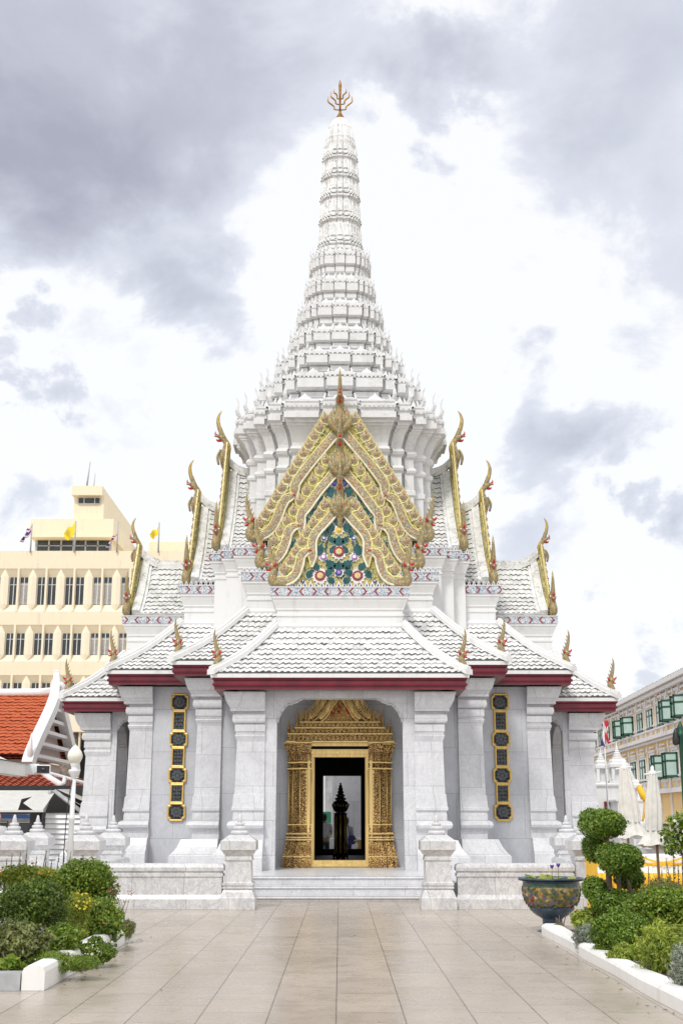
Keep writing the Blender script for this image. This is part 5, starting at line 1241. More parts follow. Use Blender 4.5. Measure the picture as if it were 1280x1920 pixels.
# blossoming small tree at the right edge
tr = empty('blossom_tree', (P(1296, 1640, 15.6)[0], 15.6, .12), 'small airy tree with white blossoms at the right edge of the photo', 'tree'); o_ = np.array(tr.location)
bb = [bl(1268, 1545, 15.6, 18, 16), bl(1252, 1565, 15.6, 13, 15), bl(1278, 1572, 15.6, 20, 18), bl(1258, 1590, 15.5, 15, 12), bl(1290, 1540, 15.7, 20, 20), bl(1300, 1580, 15.6, 24, 26)]
leafobj('crown', leaves(bb, 2600, .026, 71, shell=.9, lump=.3) - o_, ['leaf_mid'], tr); leafobj('blossom', leaves(bb, 260, .022, 72, shell=.3, asp=.8, lump=.3) - o_, ['petal_white'], tr)
b = B(); b.tube([(0, 0, 0, .03), (.02, 0, .7, .026), (-.05, 0, 1.2, .02), (-.12, 0, 1.5, .008)], 7); b.tube([(-.01, 0, .9, .018), (-.16, 0, 1.15, .012), (-.26, 0, 1.3, .006)], 6); b.tube([(0, 0, 1.0, .018), (-.1, .05, 1.15, .012), (-.25, .02, 1.1, .006)], 6); obj('trunk', b, ['bark'], tr)
# glazed flower pot with water lilies
PY = 18.75; m_ = PY / FPX; px_ = P(1034, 1700, PY)[0]
pot = empty('flower_pot', (px_, PY, 0), 'large glazed pedestal pot with relief flowers on ochre and dark blue foot', 'pot')
zr = P(1034, 1647, PY)[1]
fz = lambda py: zr - (py - 345) / 8 * m_ * .90
pr = [(465, 330), (470, 345), (462, 362), (420, 378), (405, 390), (398, 405)]
body = [(400, 408), (404, 440), (404, 468), (408, 474), (412, 520), (410, 580), (396, 640), (370, 700), (330, 750), (312, 770)]
foot = [(318, 775), (322, 800), (312, 826), (290, 845), (265, 870), (225, 905), (165, 940), (140, 965), (138, 1060), (146, 1080), (150, 1100), (190, 1130), (215, 1180), (222, 1215)]
b = B(); b.lathe(0, 0, [((r - 40) / 8 * m_, fz(y)) for r, y in ((440, 420), (440, 345))] + [(r / 8 * m_, fz(y)) for r, y in pr], 40); obj('rim', b, ['ceramic_blue'], pot)
plain('bone_glaze', (.42, .38, .27), .35); plain('olive_glaze', (.10, .11, .035), .4, var=.5, sc=25); mm = plain('ochre_glaze', (.30, .19, .055), .35, var=.6, sc=22, bump=.5); plain('green_glaze', (.06, .11, .07), .35, var=.7, sc=30, bump=.5); plain('grey_glaze', (.10, .11, .14), .3)
b = B(); b.lathe(0, 0, [(r / 8 * m_, fz(y)) for r, y in body], 40, 0, True, lambda a, c: 1 if a < 3 else 0)
def brad(z):
    pts = [(fz(y), r / 8 * m_) for r, y in body]
    for (z0, r0), (z1, r1) in zip(pts, pts[1:]):
        if z <= z0 and z >= z1: return r0 + (r1 - r0) * (z - z0) / (z1 - z0 - 1e-9)
    return pts[-1][1]
R = random.Random(5)
for row, (yy, n_) in enumerate(((505, 18), (530, 22), (560, 24), (590, 24), (620, 24), (650, 22), (690, 20), (720, 18), (745, 15))):
    for k in range(n_):
        a = 2 * pi * (k + R.random() * .6) / n_; z = fz(yy) + R.uniform(-.012, .012); r_ = brad(z); sz = R.uniform(.024, .052) * (1 if row % 2 == 0 else .85)
        kind = R.choice([2, 3, 4, 5, 6, 6, 5, 5, 2, 2, 6, 5, 6, 5]); q = B(); pet = 6 if kind != 6 else 2
        pts = [(sz * (1 if j % 2 else .62) * cos(pi * j / pet) * (1 if pet > 2 else 1.3), sz * (1 if j % 2 else .62) * sin(pi * j / pet)) for j in range(pet * 2)] if pet > 2 else [(sz * 1.3 * cos(t_), sz * .5 * sin(t_)) for t_ in [j * pi / 4 for j in range(8)]]
        q.prism(pts, -.005, .01, kind); q.prism([(x * .45, z_ * .45) for x, z_ in pts], -.010, -.005, kind if kind != 3 else 2)
        M_ = Matrix.Translation((r_ * cos(a), r_ * sin(a), z)) @ Matrix.Rotation(a + pi / 2, 4, 'Z') @ Matrix.Rotation(R.uniform(-.9, .9), 4, 'Y')
        b.add(q, M_)
obj('bowl', b, ['ochre_glaze', 'green_glaze', 'grey_glaze', 'maroon_glaze', 'bone_glaze', 'green_glaze', 'olive_glaze'], pot)
b = B(); b.lathe(0, 0, [(r / 8 * m_, max(.003, fz(y))) for r, y in foot], 36)
for k in range(10): a = k * pi / 5; b.lathe(.142 / 8 * 1000 * m_ * cos(a), .142 / 8 * 1000 * m_ * sin(a), [(.001, fz(1065)), (.014, fz(1052)), (.001, fz(1040))], 6)
obj('foot', b, ['ceramic_blue'], pot)
b = B(); b.lathe(0, 0, [(.002, fz(372)), (.48, fz(372))], 24); obj('water', b, ['dark_void'], pot)
ly = empty('water_lily', (px_, PY, fz(372)), 'water lily plant with two purple buds growing in the glazed pot', 'plant')
b = B(); R = random.Random(8)
for k in range(15):
    a = R.uniform(0, 6.28); r = .38 * sqrt(R.random()); x, y = r * cos(a), r * sin(a); s_ = R.uniform(.05, .09); t_ = R.uniform(.15, .8); t2 = R.uniform(0, 6.28)
    q = B(); q.quad([(s_ * cos(.3 + 5.7 * j / 11), s_ * sin(.3 + 5.7 * j / 11), 0) for j in range(12)]); b.add(q, Matrix.Translation((x, y, .015 + s_ * sin(t_) * .6)) @ Matrix.Rotation(t2, 4, 'Z') @ Matrix.Rotation(t_, 4, 'X'))
obj('lily_pads', b, ['leaf_light'], ly, recalc=False)
for dx, hh in ((.02, .17), (.115, .19)):
    b = B(); b.tube([(dx, 0, 0, .005), (dx + .005, 0, hh, .004)], 5, 0, 1)
    for k in range(8): a = k * pi / 4; b.tube([(dx + .005, 0, hh, .010), (dx + .005 + .018 * cos(a), .018 * sin(a), hh + .025, .011), (dx + .005 + .030 * cos(a), .030 * sin(a), hh + .05, .002)], 5, 1, 2)
    obj('flower', b, ['leaf_olive', 'purple_petal'], ly)
# closed canvas parasols
def parasol(px, Y, yt, yb, yp, label, wtop, wbot, seed, tilt):
    X = P(px, (yt + yb) / 2, Y)[0]; k = Y / FPX; r = empty('parasol', (X, Y, 0), label, 'parasol', 'closed canvas parasols')
    zt_, zb_ = P(px, yt, Y)[1], P(px, yb, Y)[1]; b = B(); R = random.Random(seed); rows = []; n = 64
    ph = [R.uniform(0, 6) for _ in range(4)]
    for i in range(15):
        t = i / 14; z = zt_ + (zb_ - zt_) * t
        rad = k * (wtop * (.55 + .55 * min(1, t * 2.2)) if t < .74 else wtop * 1.1 * (.86 if t < .80 else 1) + (wbot - wtop) * max(0, (t - .80) / .20) ** 1.0)
        row = []
        for j in range(n):
            a = 2 * pi * j / n; fold = 1 + (.13 + .05 * t) * sin(8 * a + ph[0] + t * 1.5) + .05 * sin(19 * a + ph[1] + 3 * t) + .06 * sin(3 * a + ph[2] + 2 * t)
            zz_ = z + (k * 2.0 * sin(4 * a + ph[3]) + k * 4 * cos(a + seed) if i == 14 else 0)
            row.append((rad * fold * cos(a) + tilt * t, rad * fold * sin(a) * .8, zz_))
        rows.append(row)
    b.grid(rows, 0, True, True); obj('canopy', b, ['canvas'], r, recalc=False)
    b = B(); b.tube([(0, 0, 0.0, .022), (0, 0, zt_ - .02, .022)], 8, 0, 1); obj('pole', b, ['wood_pole'], r)
    b = B(); b.lathe(0, 0, [(k * 7, zt_ - .02), (k * 8, zt_ + .02), (k * 3, zt_ + .05), (k * 3, zt_ + .1), (k * 1, zt_ + .12)], 10); b.tube([(-k * 16, 0, zt_ - .02, .016), (k * 16, 0, zt_ + .02, .016)], 6, 0, 1); obj('cap', b, ['white_paint'], r)
    b = B(); zz_ = zt_ + (zb_ - zt_) * .78; b.lathe(tilt * .78, 0, [(k * wtop * 1.03, zz_ - .012), (k * wtop * 1.06, zz_), (k * wtop * 1.03, zz_ + .012)], 20, 0, True, None, 1, .8); b.tube([(k * wtop * .9, -.06, zz_, .012), (k * wtop * 1.5, -.05, zz_ - .14, .008)], 5, 0, 1); obj('tie_strap', b, ['grey_metal'], r)
parasol(1173, 22.4, 1440, 1571, 1640, 'closed grey white parasol in front of the small white turrets', 14, 23, 1, .10)
parasol(1227, 19.6, 1450, 1588, 1670, 'closed grey white parasol with flared hem in front of the green windowed building', 13, 25, 2, -.05)
# tables draped with yellow and white cloth
b = B(); X0, X1 = P(1120, 1650, 21.6)[0], P(1330, 1650, 21.6)[0]; zt = P(1200, 1606, 21.6)[1]; rows = []; n = 180
lay = [(zt, 0), (zt - .10, 1), (zt - .16, 0), (zt - .27, 1), (zt - .33, 0), (.62, 1), (.3, 1), (.01, 1)]
for i, (z, _) in enumerate(lay): rows.append([(X0 + (X1 - X0) * j / n, 21.6 - (.02 + .05 * max(0, i - 3)) * (.6 + .6 * sin(j * .75) + .3 * sin(j * 1.9)) - .01 * i, z) for j in range(n + 1)])
b.grid(rows, 0, True, False, lambda a, c: [1, 0, 1, 0, 0, 0, 0][a] if a else 1)
b.quad([(X0, 21.6, zt), (X1, 21.6, zt), (X1, 22.6, zt + .02), (X0, 22.6, zt + .02)], 1); b.quad([(X0, 21.55, .01), (X0, 21.6, zt), (X0, 22.6, zt), (X0, 22.6, .01)], 0)
rows2 = [[(X0 + (X1 - X0) * j / n, 21.50, zt + .02 - .10 * abs(sin(j * .045)) - k_ * .035) for j in range(n + 1)] for k_ in (0, 1)]; b.grid(rows2, 0, True)
tag(obj('draped_table', b, ['cloth_yellow', 'cloth_white'], recalc=False), 'long table draped in yellow and white ceremonial cloth behind the right bed', 'table')

# ================================================================== LEFT BACKGROUND
# white lamp post with a flame-shaped globe
LY = 20.6; lp = empty('lamp_post', (P(134, 1560, LY)[0], LY, 0), 'white lamp post with a flame shaped globe at left', 'lamp'); k = LY / FPX; z = lambda py: P(140, py, LY)[1]
b = B(); b.lathe(0, 0, [(.09, 0), (.09, .5), (.065, .6), (.052, .7), (.045, z(1540)), (.058, z(1536)), (.058, z(1533)), (.04, z(1530)), (.037, z(1460))], 12); obj('pole', b, ['white_metal'], lp)
b = B(); b.lathe(0, 0, [(.04, z(1460)), (.05, z(1456)), (.095, z(1447)), (.098, z(1444)), (.05, z(1442)), (.055, z(1438)), (.07, z(1434)), (.07, z(1431))], 14); obj('collar', b, ['white_metal'], lp)
b = B(); b.lathe(0, 0, [(.06, z(1432)), (.09, z(1429)), (.122, z(1421)), (.125, z(1416)), (.11, z(1410)), (.06, z(1402)), (.02, z(1398)), (.002, z(1396))], 18); obj('globe', b, ['opal_glass'], lp)
b = B(); b.tube([(-.10, -.05, .1, .008), (-.08, -.05, 1.6, .008), (-.02, -.04, z(1462), .008)], 5, 0, 3); obj('cable', b, ['black_metal'], lp)
# white pavilion eave with security camera, reaching in from the left
b = B(); xe = P(60, 1445, 19.6)[0]
b.box(xe - .26, xe, 12.5, 19.4, P(40, 1456, 19.4)[1], P(40, 1434, 19.4)[1]); b.box(xe - 2.2, xe - .26, 12.5, 19.3, P(40, 1444, 19.4)[1], P(40, 1438, 19.4)[1]); b.box(xe - 2.2, xe - .4, 12.6, 18.9, P(40, 1462, 19.4)[1], P(40, 1446, 19.4)[1])
for y in (13, 18.4): b.box(xe - 2.1, xe - 1.9, y, y + .2, 0, 2.4)
rows = [[(xe + .05, y, P(40, 1433, 19.4)[1] + .0), (xe - .3, y, P(40, 1433, 19.4)[1] + .04), (xe - 2.2, y, P(40, 1433, 19.4)[1] + .9)] for y in (12.5, 19.5)]; b.grid(rows, 0, False)
ea = tag(obj('pavilion_roof', b, ['white_paint']), 'white painted eave of a pavilion at the left edge, carrying a security camera', 'roof')
c = empty('security_camera', (xe + .02, 19.3, P(75, 1442, 19.3)[1]), 'white bullet security camera with black front on the pavilion eave', 'camera', None, .35)
b = B(); b.box(-.05, .16, -.02, .12, -.08, .08); obj('bracket', b, ['white_metal'], c)
b = B(); b.mould(rect(.10, .30, -.22, .1), [(0, -.07), (.012, -.06), (.012, .04), (0, .06)], None, 0, True); obj('housing', b, ['white_metal'], c)
b = B(); b.box(.105, .295, -.236, -.222, -.065, .045); b.lathe(.2, -.24, [(.001, -.04), (.035, -.01), (.001, .02)], 10, 1); obj('lens', b, ['black_metal', 'glass_dark'], c)
# red tiled pavilion
def slope(b, p00, p10, p01, p11, w, rowh, mi=0, gap=1, lift=.03, amp=.018):
    """tiles on a quad: p00-p10 eave edge, p01-p11 ridge edge"""
    p00, p10, p01, p11 = map(Vector, (p00, p10, p01, p11)); e = (p10 - p00).normalized(); up = p01 - p00; up -= e * up.dot(e); T = up.length; up.normalize(); nor = e.cross(up); nor = nor if nor.z > 0 else -nor
    L0 = (p10 - p00).length; sA = (p01 - p00).dot(e); sB = (p11 - p00).dot(e)
    tiles(b, lambda s, t, h_: tuple(p00 + e * s + up * t + nor * h_), lambda t: sA * t / T, lambda t: L0 + (sB - L0) * t / T, T, w, rowh, lift, amp)
XR = P(58, 1415, 40)[0]; ze = P(58, 1415, 40)[1]; zr = P(95, 1302, 43.1)[1]
b = B(); slope(b, (-20, 40, ze), (XR, 40, ze), (-20, 43.1, zr), (XR, 43.1, zr), .24, .20); slope(b, (XR, 46.2, ze), (-20, 46.2, ze), (XR, 43.1, zr), (-20, 43.1, zr), .24, .20)
pv = tag(obj('red_pavilion', b, ['red_tile', 'red_tile_hollow_shade'], recalc=False), 'pavilion with bright red tiled roof and white upswept gable ends at left', 'pavilion')
b = B()
for s, yy in ((1, 40), (-1, 46.2)):
    pts = [(yy - s * .45, ze - .35), (yy - s * .2, ze - .05), (yy + s * .6, ze + .55), (43.1 - s * .8, zr - .55), (43.1 - s * .15, zr + .15), (43.1 + s * .02, zr + .85)]
    rows = [[(XR - .12, y - s * .16 * q, z_ + .1 * q), (XR + .22 - .2 * (1 - q), y - s * .16 * q, z_ + .1 * q), (XR + .22 - .2 * (1 - q), y + s * .16 * q, z_ - .14 * q), (XR - .12, y + s * .16 * q, z_ - .14 * q)] for (y, z_), q in zip(crom(pts, 4), [1] * 14 + [.92, .84, .72, .58, .42, .26, .08])]; b.grid(rows, 0, False, True); b.quad(rows[0]); b.quad(rows[-1])
    b.tube([(XR + .1, yy - s * .3, ze - .3, .12), (XR + .1, yy - s * .5, ze + .1, .09), (XR + .1, yy - s * .42, ze + .65, .02)], 6)
b.tube([(-20, 43.1, zr + .05, .16), (XR - .6, 43.1, zr + .05, .16), (XR + .05, 43.1, zr + .35, .14)], 8, 0, 3); obj('bargeboard', b, ['white_paint'], pv)
b = B(); b.prism([(0, 0)], 0, 0) if False else None
tri = [(40.4, ze - .1), (45.8, ze - .1), (43.1, zr - .2)]
b.quad([(XR - .25, y, z_) for y, z_ in tri]); b.box(-20, XR - .3, 40.6, 45.6, 0, ze - .12)
obj('gable_panel', b, ['pink_panel'], pv)
b = B()
for k_ in range(5):
    z_ = ze + (zr - ze) * (.0 + .19 * k_); w_ = 2.7 * (1 - .19 * k_); b.box(XR - .25, XR + .12, 43.1 - w_, 43.1 + w_, z_ - .06, z_ + .05)
obj('gable_ledge', b, ['white_paint'], pv)
b = B(); z1_, z0_ = P(80, 1450, 38.2)[1], P(80, 1478, 36.6)[1]; xh = P(116, 1477, 36.6)[0]; xi_ = P(78, 1452, 39)[0]
slope(b, (-20, 36.6, z0_), (xh, 36.6, z0_), (-20, 39, z1_), (xi_, 39, z1_), .24, .20); obj('lower_roof', b, ['red_tile', 'red_tile_hollow_shade'], pv, recalc=False)
b = B(); slope(b, (xh, 36.6, z0_), (xh + .2, 45, z0_), (xi_, 39, z1_), (xi_, 45, z1_), .24, .20); obj('side_roof', b, ['brown_tile', 'red_tile_hollow_shade'], pv, recalc=False)
b = B(); b.tube([(xi_, 39, z1_ + .06, .10), (xh, 36.6, z0_ + .08, .10), (xh + .1, 36.5, z0_ + .3, .06)], 8, 0, 2); b.box(-20, xh + .05, 36.5, 36.6, z0_ - .13, z0_ + .02); b.tube([(xi_ - .2, 39.2, z1_ + .1, .1), (xi_ + 1.2, 42.0, z1_ - .35, .1), (xi_ + 2.3, 44.6, z1_ - .75, .1)], 6, 0, 1); obj('hip_ridge', b, ['white_paint'], pv)
# kiosk under an awning with drinks fridge and louvred side
KY = 33.0; kz = empty('kiosk', (0, 0, 0), 'dark kiosk with a torn white awning and white louvred side at left', 'kiosk')
za_, zb_ = P(50, 1482, 34.5)[1], P(50, 1519, KY)[1]; xr_, xl_ = P(106, 1482, 34.5)[0], P(81, 1519, KY)[0]
b = B(); T0 = P(38, 1519, KY)[0]; T1 = P(58, 1492, KY + .8)[0]
nseg = 16; xa0 = -16
poly = [(xa0, KY, zb_), (T0 - .05, KY, zb_), (T1 - .25, KY + .85, zb_ + (za_ - zb_) * .55), (T1, KY + 1.0, zb_ + (za_ - zb_) * .68), (T1 - .12, KY + .55, zb_ + (za_ - zb_) * .35), (T0 + .35, KY, zb_), (xl_, KY, zb_), (xr_, 34.5, za_), (xa0, 34.5, za_)]
b.quad([poly[0], poly[1], poly[2], poly[3], poly[8]]); b.quad([poly[3], poly[4], poly[5], poly[6], poly[7], poly[8]]); b.box(xa0, xl_ + .02, KY - .02, KY + .02, zb_ - .05, zb_)
obj('awning', b, ['awning'], kz)
b = B(); b.box(-16, P(160, 1540, 35)[0], 35.2, 36.4, 0, za_ + .15); b.box(P(81, 1560, KY + 1)[0] - .35, P(81, 1560, KY + 1)[0] - .1, 33.9, 34.2, 0, zb_)
obj('back_wall', b, ['dark_wall'], kz)
b = B(); xs0, xs1 = P(84, 1560, 34)[0], P(162, 1560, 34)[0]; zs = P(100, 1525, 34)[1]
for k_ in range(13): z_ = zs * k_ / 13; b.quad([(xs0, 34.0, z_ + .01), (xs1, 34.0, z_ + .01), (xs1, 34.06, z_ + zs / 13 - .02), (xs0, 34.06, z_ + zs / 13 - .02)]); b.quad([(xs0, 34.06, z_ + zs / 13 - .02), (xs1, 34.06, z_ + zs / 13 - .02), (xs1, 34.0, z_ + zs / 13 + .01), (xs0, 34.0, z_ + zs / 13 + .01)], 1)
obj('louvred_side', b, ['white_paint', 'grey_metal'], kz)
b = B(); zz_ = P(100, 1483, 34.2)[1]
for p, q in (((xr_, 34.3, zz_), (P(152, 1524, 34)[0], 34, zs + .05)), ((xr_ - .1, 34.3, zz_), (P(82, 1522, 34)[0], 34, zs + .05))): b.tube([p + (.06,), q + (.06,)], 6, 0, 1)
obj('gable_strut', b, ['grey_metal'], kz)
b = B(); b.quad([(xr_ + .05, 34.4, zz_ + .05), (P(165, 1512, 34)[0], 34.2, zs + .25), (P(180, 1505, 36)[0], 36, zs + .4), (xr_ + .5, 36.4, zz_ + .1)]); b.quad([(xr_, 34.35, zz_), (P(165, 1524, 34)[0], 34.15, zs + .1), (P(165, 1524, 34)[0], 34.3, zs + .1), (xr_, 34.5, zz_)]); obj('side_roof', b, ['canvas'], kz)
fr_ = empty('drinks_fridge', (0, 0, 0), 'glass door drinks fridge with a blue header under the awning', 'fridge')
x0, x1 = P(-40, 1560, 33.9)[0], P(72, 1560, 33.9)[0]; zt_, zh = P(30, 1526, 33.9)[1], P(30, 1536, 33.9)[1]
b = B(); b.box(x0, x1, 34.0, 34.7, .02, zt_); obj('cabinet', b, ['grey_metal'], fr_)
b = B(); b.box(x0, x1 - .12, 33.97, 33.995, zh + .02, zt_ - .02); obj('header', b, ['cooler_blue'], fr_)
for xa, xb in ((x0 + .05, (x0 + x1) / 2 - .04), ((x0 + x1) / 2 + .04, x1 - .14)):
    b = B(); b.box(xa, xb, 33.97, 33.995, .15, zh - .05); d_ = obj('door', b, ['glass_dark'], fr_)
    for k_ in range(5): b = B(); z_ = .3 + k_ * .3; b.box(xa + .02, xb - .02, 33.955, 33.965, z_, z_ + .02); obj('shelf', b, ['white_metal'], d_)

# cream office block
YB = 72.0; xb_ = lambda px, py=1108: P(px, py, YB)[0]; zb_ = lambda py: P(100, py, YB)[1]
ob = empty('office_block', (0, YB, 0), 'large cream office block with faceted window bays and flags on its roof', 'building')
def loc_box(b, px0, px1, py0, py1, y0, y1, mi=0, ref=1108): b.box(xb_(px0, ref), xb_(px1, ref), y0, y1, zb_(py1), zb_(py0), mi)
b = B()
xL, xR = xb_(-140), xb_(400)
rowsY = [(1068, 1148, 1083, 1134), (1173, 1241, 1188, 1228), (1267, 1335, 1281, 1322)]
b.box(xL, xR, .05, 16, 0, zb_(1050)); b.box(xL, xR, -.3, .05, zb_(1068), zb_(1035))
for i, (a, c, w0, w1) in enumerate(rowsY):
    nx = rowsY[i + 1][0] if i < 2 else 1400
    b.box(xL, xR, -.3, .05, zb_(nx), zb_(c))
    for q in ((a, w0, 1), (c, w1, -1)):
        z0, z1 = zb_(q[0]), zb_(q[1]); b.quad([(xL, -.28, z0), (xR, -.28, z0), (xR, 0, z1), (xL, 0, z1)], 1)
b.box(xL, xR, .0, 16.2, zb_(1040), zb_(1036))
obj('wall', b, ['cream_wall', 'cream_light'], ob)
pw = xb_(62.6) - xb_(10.3)
win = None; pier = fin = None
for i, (a, c, w0, w1) in enumerate(rowsY):
    za, zc, zw0, zw1 = zb_(a), zb_(c), zb_(w0), zb_(w1)
    pb_ = B(); hw = pw * .145
    q = [(0, za), (hw, zw0), (hw, zw1), (0, zc), (-hw, zw1), (-hw, zw0)]
    pb_.prism(q, -.26, .04); r0 = len(pb_.v)
    for j in range(6): pb_.quad([(q[j][0], -.30, q[j][1]), (q[(j + 1) % 6][0], -.30, q[(j + 1) % 6][1]), (0, -.56, (za + zc) / 2 if j not in (1, 4) else (zw0 + zw1) / 2)]) if False else None
    pb_.quad([(0, -.262, za), (hw, -.262, zw0), (0, -.34, zw0)]); pb_.quad([(0, -.262, za), (0, -.34, zw0), (-hw, -.262, zw0)]); pb_.quad([(hw, -.262, zw0), (hw, -.262, zw1), (0, -.34, zw1), (0, -.34, zw0)]); pb_.quad([(-hw, -.262, zw0), (0, -.34, zw0), (0, -.34, zw1), (-hw, -.262, zw1)]); pb_.quad([(hw, -.262, zw1), (0, -.262, zc), (0, -.34, zw1)]); pb_.quad([(0, -.262, zc), (-hw, -.262, zw1), (0, -.34, zw1)])
    fb = B(); fb.box(-pw * .035, pw * .035, -.32, .04, zc, za)
    wb_ = B(); wh = pw * .15; wb_.box(-wh, wh, -.02, .045, zw1, zw0, 0); wb_.box(-.02, .02, -.035, -.02, zw1, zw0, 1); wb_.box(-wh, wh, -.035, -.02, zw1 + (zw0 - zw1) * .72, zw1 + (zw0 - zw1) * .72 + .03, 1)
    for e in (-1, 1): wb_.box(e * wh - .02, e * wh + .02, -.04, .04, zw1, zw0, 1)
    cb_ = B(); n_ = 10; rows = [[(-wh * .95 + 2 * wh * .95 * j / (n_ * 2), -.024 + .006 * (-1) ** j, z_) for j in range(n_ * 2 + 1)] for z_ in (zw1 + .02, zw1 + (zw0 - zw1) * .80)]; cb_.grid(rows, 0, False)
    p0 = f0 = w0_ = c0 = None
    for k_ in range(-3, 6):
        x = xb_(10.3) + pw * k_
        if p0 is None: p0 = obj('pier', pb_, ['cream_light'], ob, (x, 0, 0)); f0 = obj('mullion', fb, ['cream_light'], ob, (x + pw * .49, 0, 0))
        else: dup(p0, ob, (x, 0, 0)); dup(f0, ob, (x + pw * .49, 0, 0))
        for e, dx in enumerate((.305, .675)):
            w_ = obj('window', wb_, ['glass_dark', 'white_metal'], ob, (x + pw * dx, 0, 0)) if w0_ is None else dup(w0_, ob, (x + pw * dx, 0, 0))
            if w0_ is None: w0_ = w_; wmesh = w_
            if (k_ >= 3 and i < 2) or (i == 0 and k_ == 0 and e == 1):
                c_ = obj('curtain', cb_, ['curtain'], w_, recalc=False)
b = B(); 
def bx(px0, px1, py0, py1, y0, y1, ref): b.box(P(px0, ref, YB + y0)[0], P(px1, ref, YB + y0)[0], y0, y1, P(100, py1, YB + y0)[1], P(100, py0, YB + y0)[1])
bx(57, 213, 973, 1007, 3, 20, 990); bx(66, 210, 1007, 1040, 4.0, 20, 1020); bx(135, 192, 911, 928, 3.6, 15, 920); bx(139, 195, 928, 975, 4.0, 15, 950)
bx(279, 358, 1016, 1040, 10, 20, 1030)
obj('roof_block', b, ['cream_wall'], ob)
b = B(); x0, x1 = P(70, 1022, YB + 3.98)[0], P(207, 1022, YB + 3.98)[0]; z0, z1 = P(100, 1034, YB + 3.98)[1], P(100, 1014, YB + 3.98)[1]; b.box(x0, x1, 3.94, 3.98, z0, z1)
rw = obj('roof_window', b, ['glass_dark'], ob)
b = B(); b.box(P(147, 940, YB + 3.98)[0], P(188, 940, YB + 3.98)[0], 3.94, 3.98, P(147, 944, YB + 3.98)[1], P(147, 934, YB + 3.98)[1]); rw2 = obj('tower_window', b, ['glass_dark'], ob)
b = B()
for j in range(7): x = x0 + (x1 - x0) * j / 6; b.box(x - .05, x + .05, 3.9, 3.938, z0, z1)
b.box(x0, x1, 3.9, 3.938, (z0 + z1) / 2 - .03, (z0 + z1) / 2 + .03)
obj('frame', b, ['grey_metal'], rw); b = B(); b.box(P(147, 940, YB + 3.9)[0], P(188, 940, YB + 3.9)[0], 3.9, 3.938, P(147, 944.5, YB + 3.98)[1] - .05, P(147, 944.5, YB + 3.98)[1])
for px in (147, 158, 178, 188): x = P(px, 940, YB + 3.9)[0]; b.box(x - .03, x + .03, 3.9, 3.938, P(147, 944, YB + 3.98)[1], P(147, 934, YB + 3.98)[1])
obj('frame', b, ['grey_metal'], rw2)
b = B(); x = P(168, 900, YB + 8)[0]; b.tube([(x - .15, 8, P(0, 912, YB + 8)[1], .07), (x, 8, P(0, 866, YB + 8)[1], .03)], 6, 0, 1); x = P(177, 900, YB + 8)[0]; b.tube([(x, 8, P(0, 912, YB + 8)[1], .03), (x + .05, 8, P(0, 887, YB + 8)[1], .02)], 6, 0, 1); obj('antenna', b, ['grey_metal'], ob)
b = B(); x0, x1 = P(92, 1350, 60)[0], P(172, 1350, 60)[0]; b.box(x0, x1, -12, -.7, P(0, 1372, 60)[1], P(0, 1318, 60)[1]); b.box(P(146, 1420, 60.2)[0], P(148.5, 1420, 60.2)[0], -11.8, -11.6, 0, P(0, 1371, 60)[1]); obj('entrance_canopy', b, ['cream_light'], ob)
b = B(); b.box(P(112, 1420, 60.5)[0], P(144, 1420, 60.5)[0], -11.5, -8, 0, P(0, 1372, 60)[1]); obj('stone_pier', b, ['rubble'], ob)
b = B(); b.box(P(144, 1420, 61)[0], P(180, 1420, 61)[0], -10.5, -10.2, 2.6, P(0, 1372, 60)[1]); obj('dark_glazing', b, ['glass_dark'], ob)
# flags on the roof
def flag(px, yt, yb, quad_px, kind, label, Y):
    x, zt_ = P(px, yt, Y); zb0 = P(px, yb, Y)[1]; r = empty('flag', (x, Y, zb0), label, 'flag', 'flags on the roof of the cream office block')
    b = B(); b.tube([(0, 0, 0, .05), (0, 0, zt_ - zb0, .04)], 6, 0, 1); obj('pole', b, ['grey_metal'], r)
    c = [Vector((P(a, d, Y)[0] - x, 0, P(a, d, Y)[1] - zb0)) for a, d in quad_px]       # hoist top, hoist bottom, fly bottom, fly top
    b = B(); nu, nv = 16, 10; rows = []
    for j in range(nv + 1):
        rows.append([tuple(c[0].lerp(c[1], j / nv).lerp(c[3].lerp(c[2], j / nv), i / nu) + Vector((0, .25 * sin(i / nu * 8 + j * .2) * i / nu, .05 * sin(i * .9)))) for i in range(nu + 1)])
    st = [0, 0, 1, 1, 2, 2, 2, 2, 1, 0] if kind == 'tri' else None
    b.grid(rows, 0, True, False, (lambda a, d: st[a]) if st else (lambda a, d: 1 if (a - 4.5) ** 2 / 5 + (d - 8) ** 2 / 5 < 1 and (a + d) % 2 else 0))
    obj('cloth', b, ['flag_red', 'flag_white', 'flag_blue'] if kind == 'tri' else ['flag_yellow', 'gold_paint'], r, recalc=False)
flag(143, 977, 1036, [(143, 979), (143, 1003), (123, 1013), (118, 1000)], 'y', 'yellow flag with an emblem in front of the office roof windows', 71.6)
flag(299, 980, 1036, [(299, 988), (299, 1002), (284, 1011), (279, 1001)], 'y', 'yellow flag nearest the white temple roof', 71.6)
flag(61, 982, 1036, [(61, 985), (60, 1002), (38, 1018), (46, 1000)], 'tri', 'striped red white and blue flag at the left end of the office roof', 71.6)
flag(222, 978, 1036, [(222, 998), (218, 1006), (198, 1030), (205, 1014)], 'tri', 'drooping striped flag at the right end of the office roof windows', 71.6)

# ================================================================== RIGHT BACKGROUND
D = Vector((.040, 1, 0)).normalized(); NN = Vector((-D.y, D.x, 0)); O = Vector((P(1280, 1258, 66)[0], 66, 0))
nb = empty('arcaded_building', tuple(O), 'long ochre and grey classical building with green shuttered windows at right', 'building', None, math.atan2(D.y, D.x))
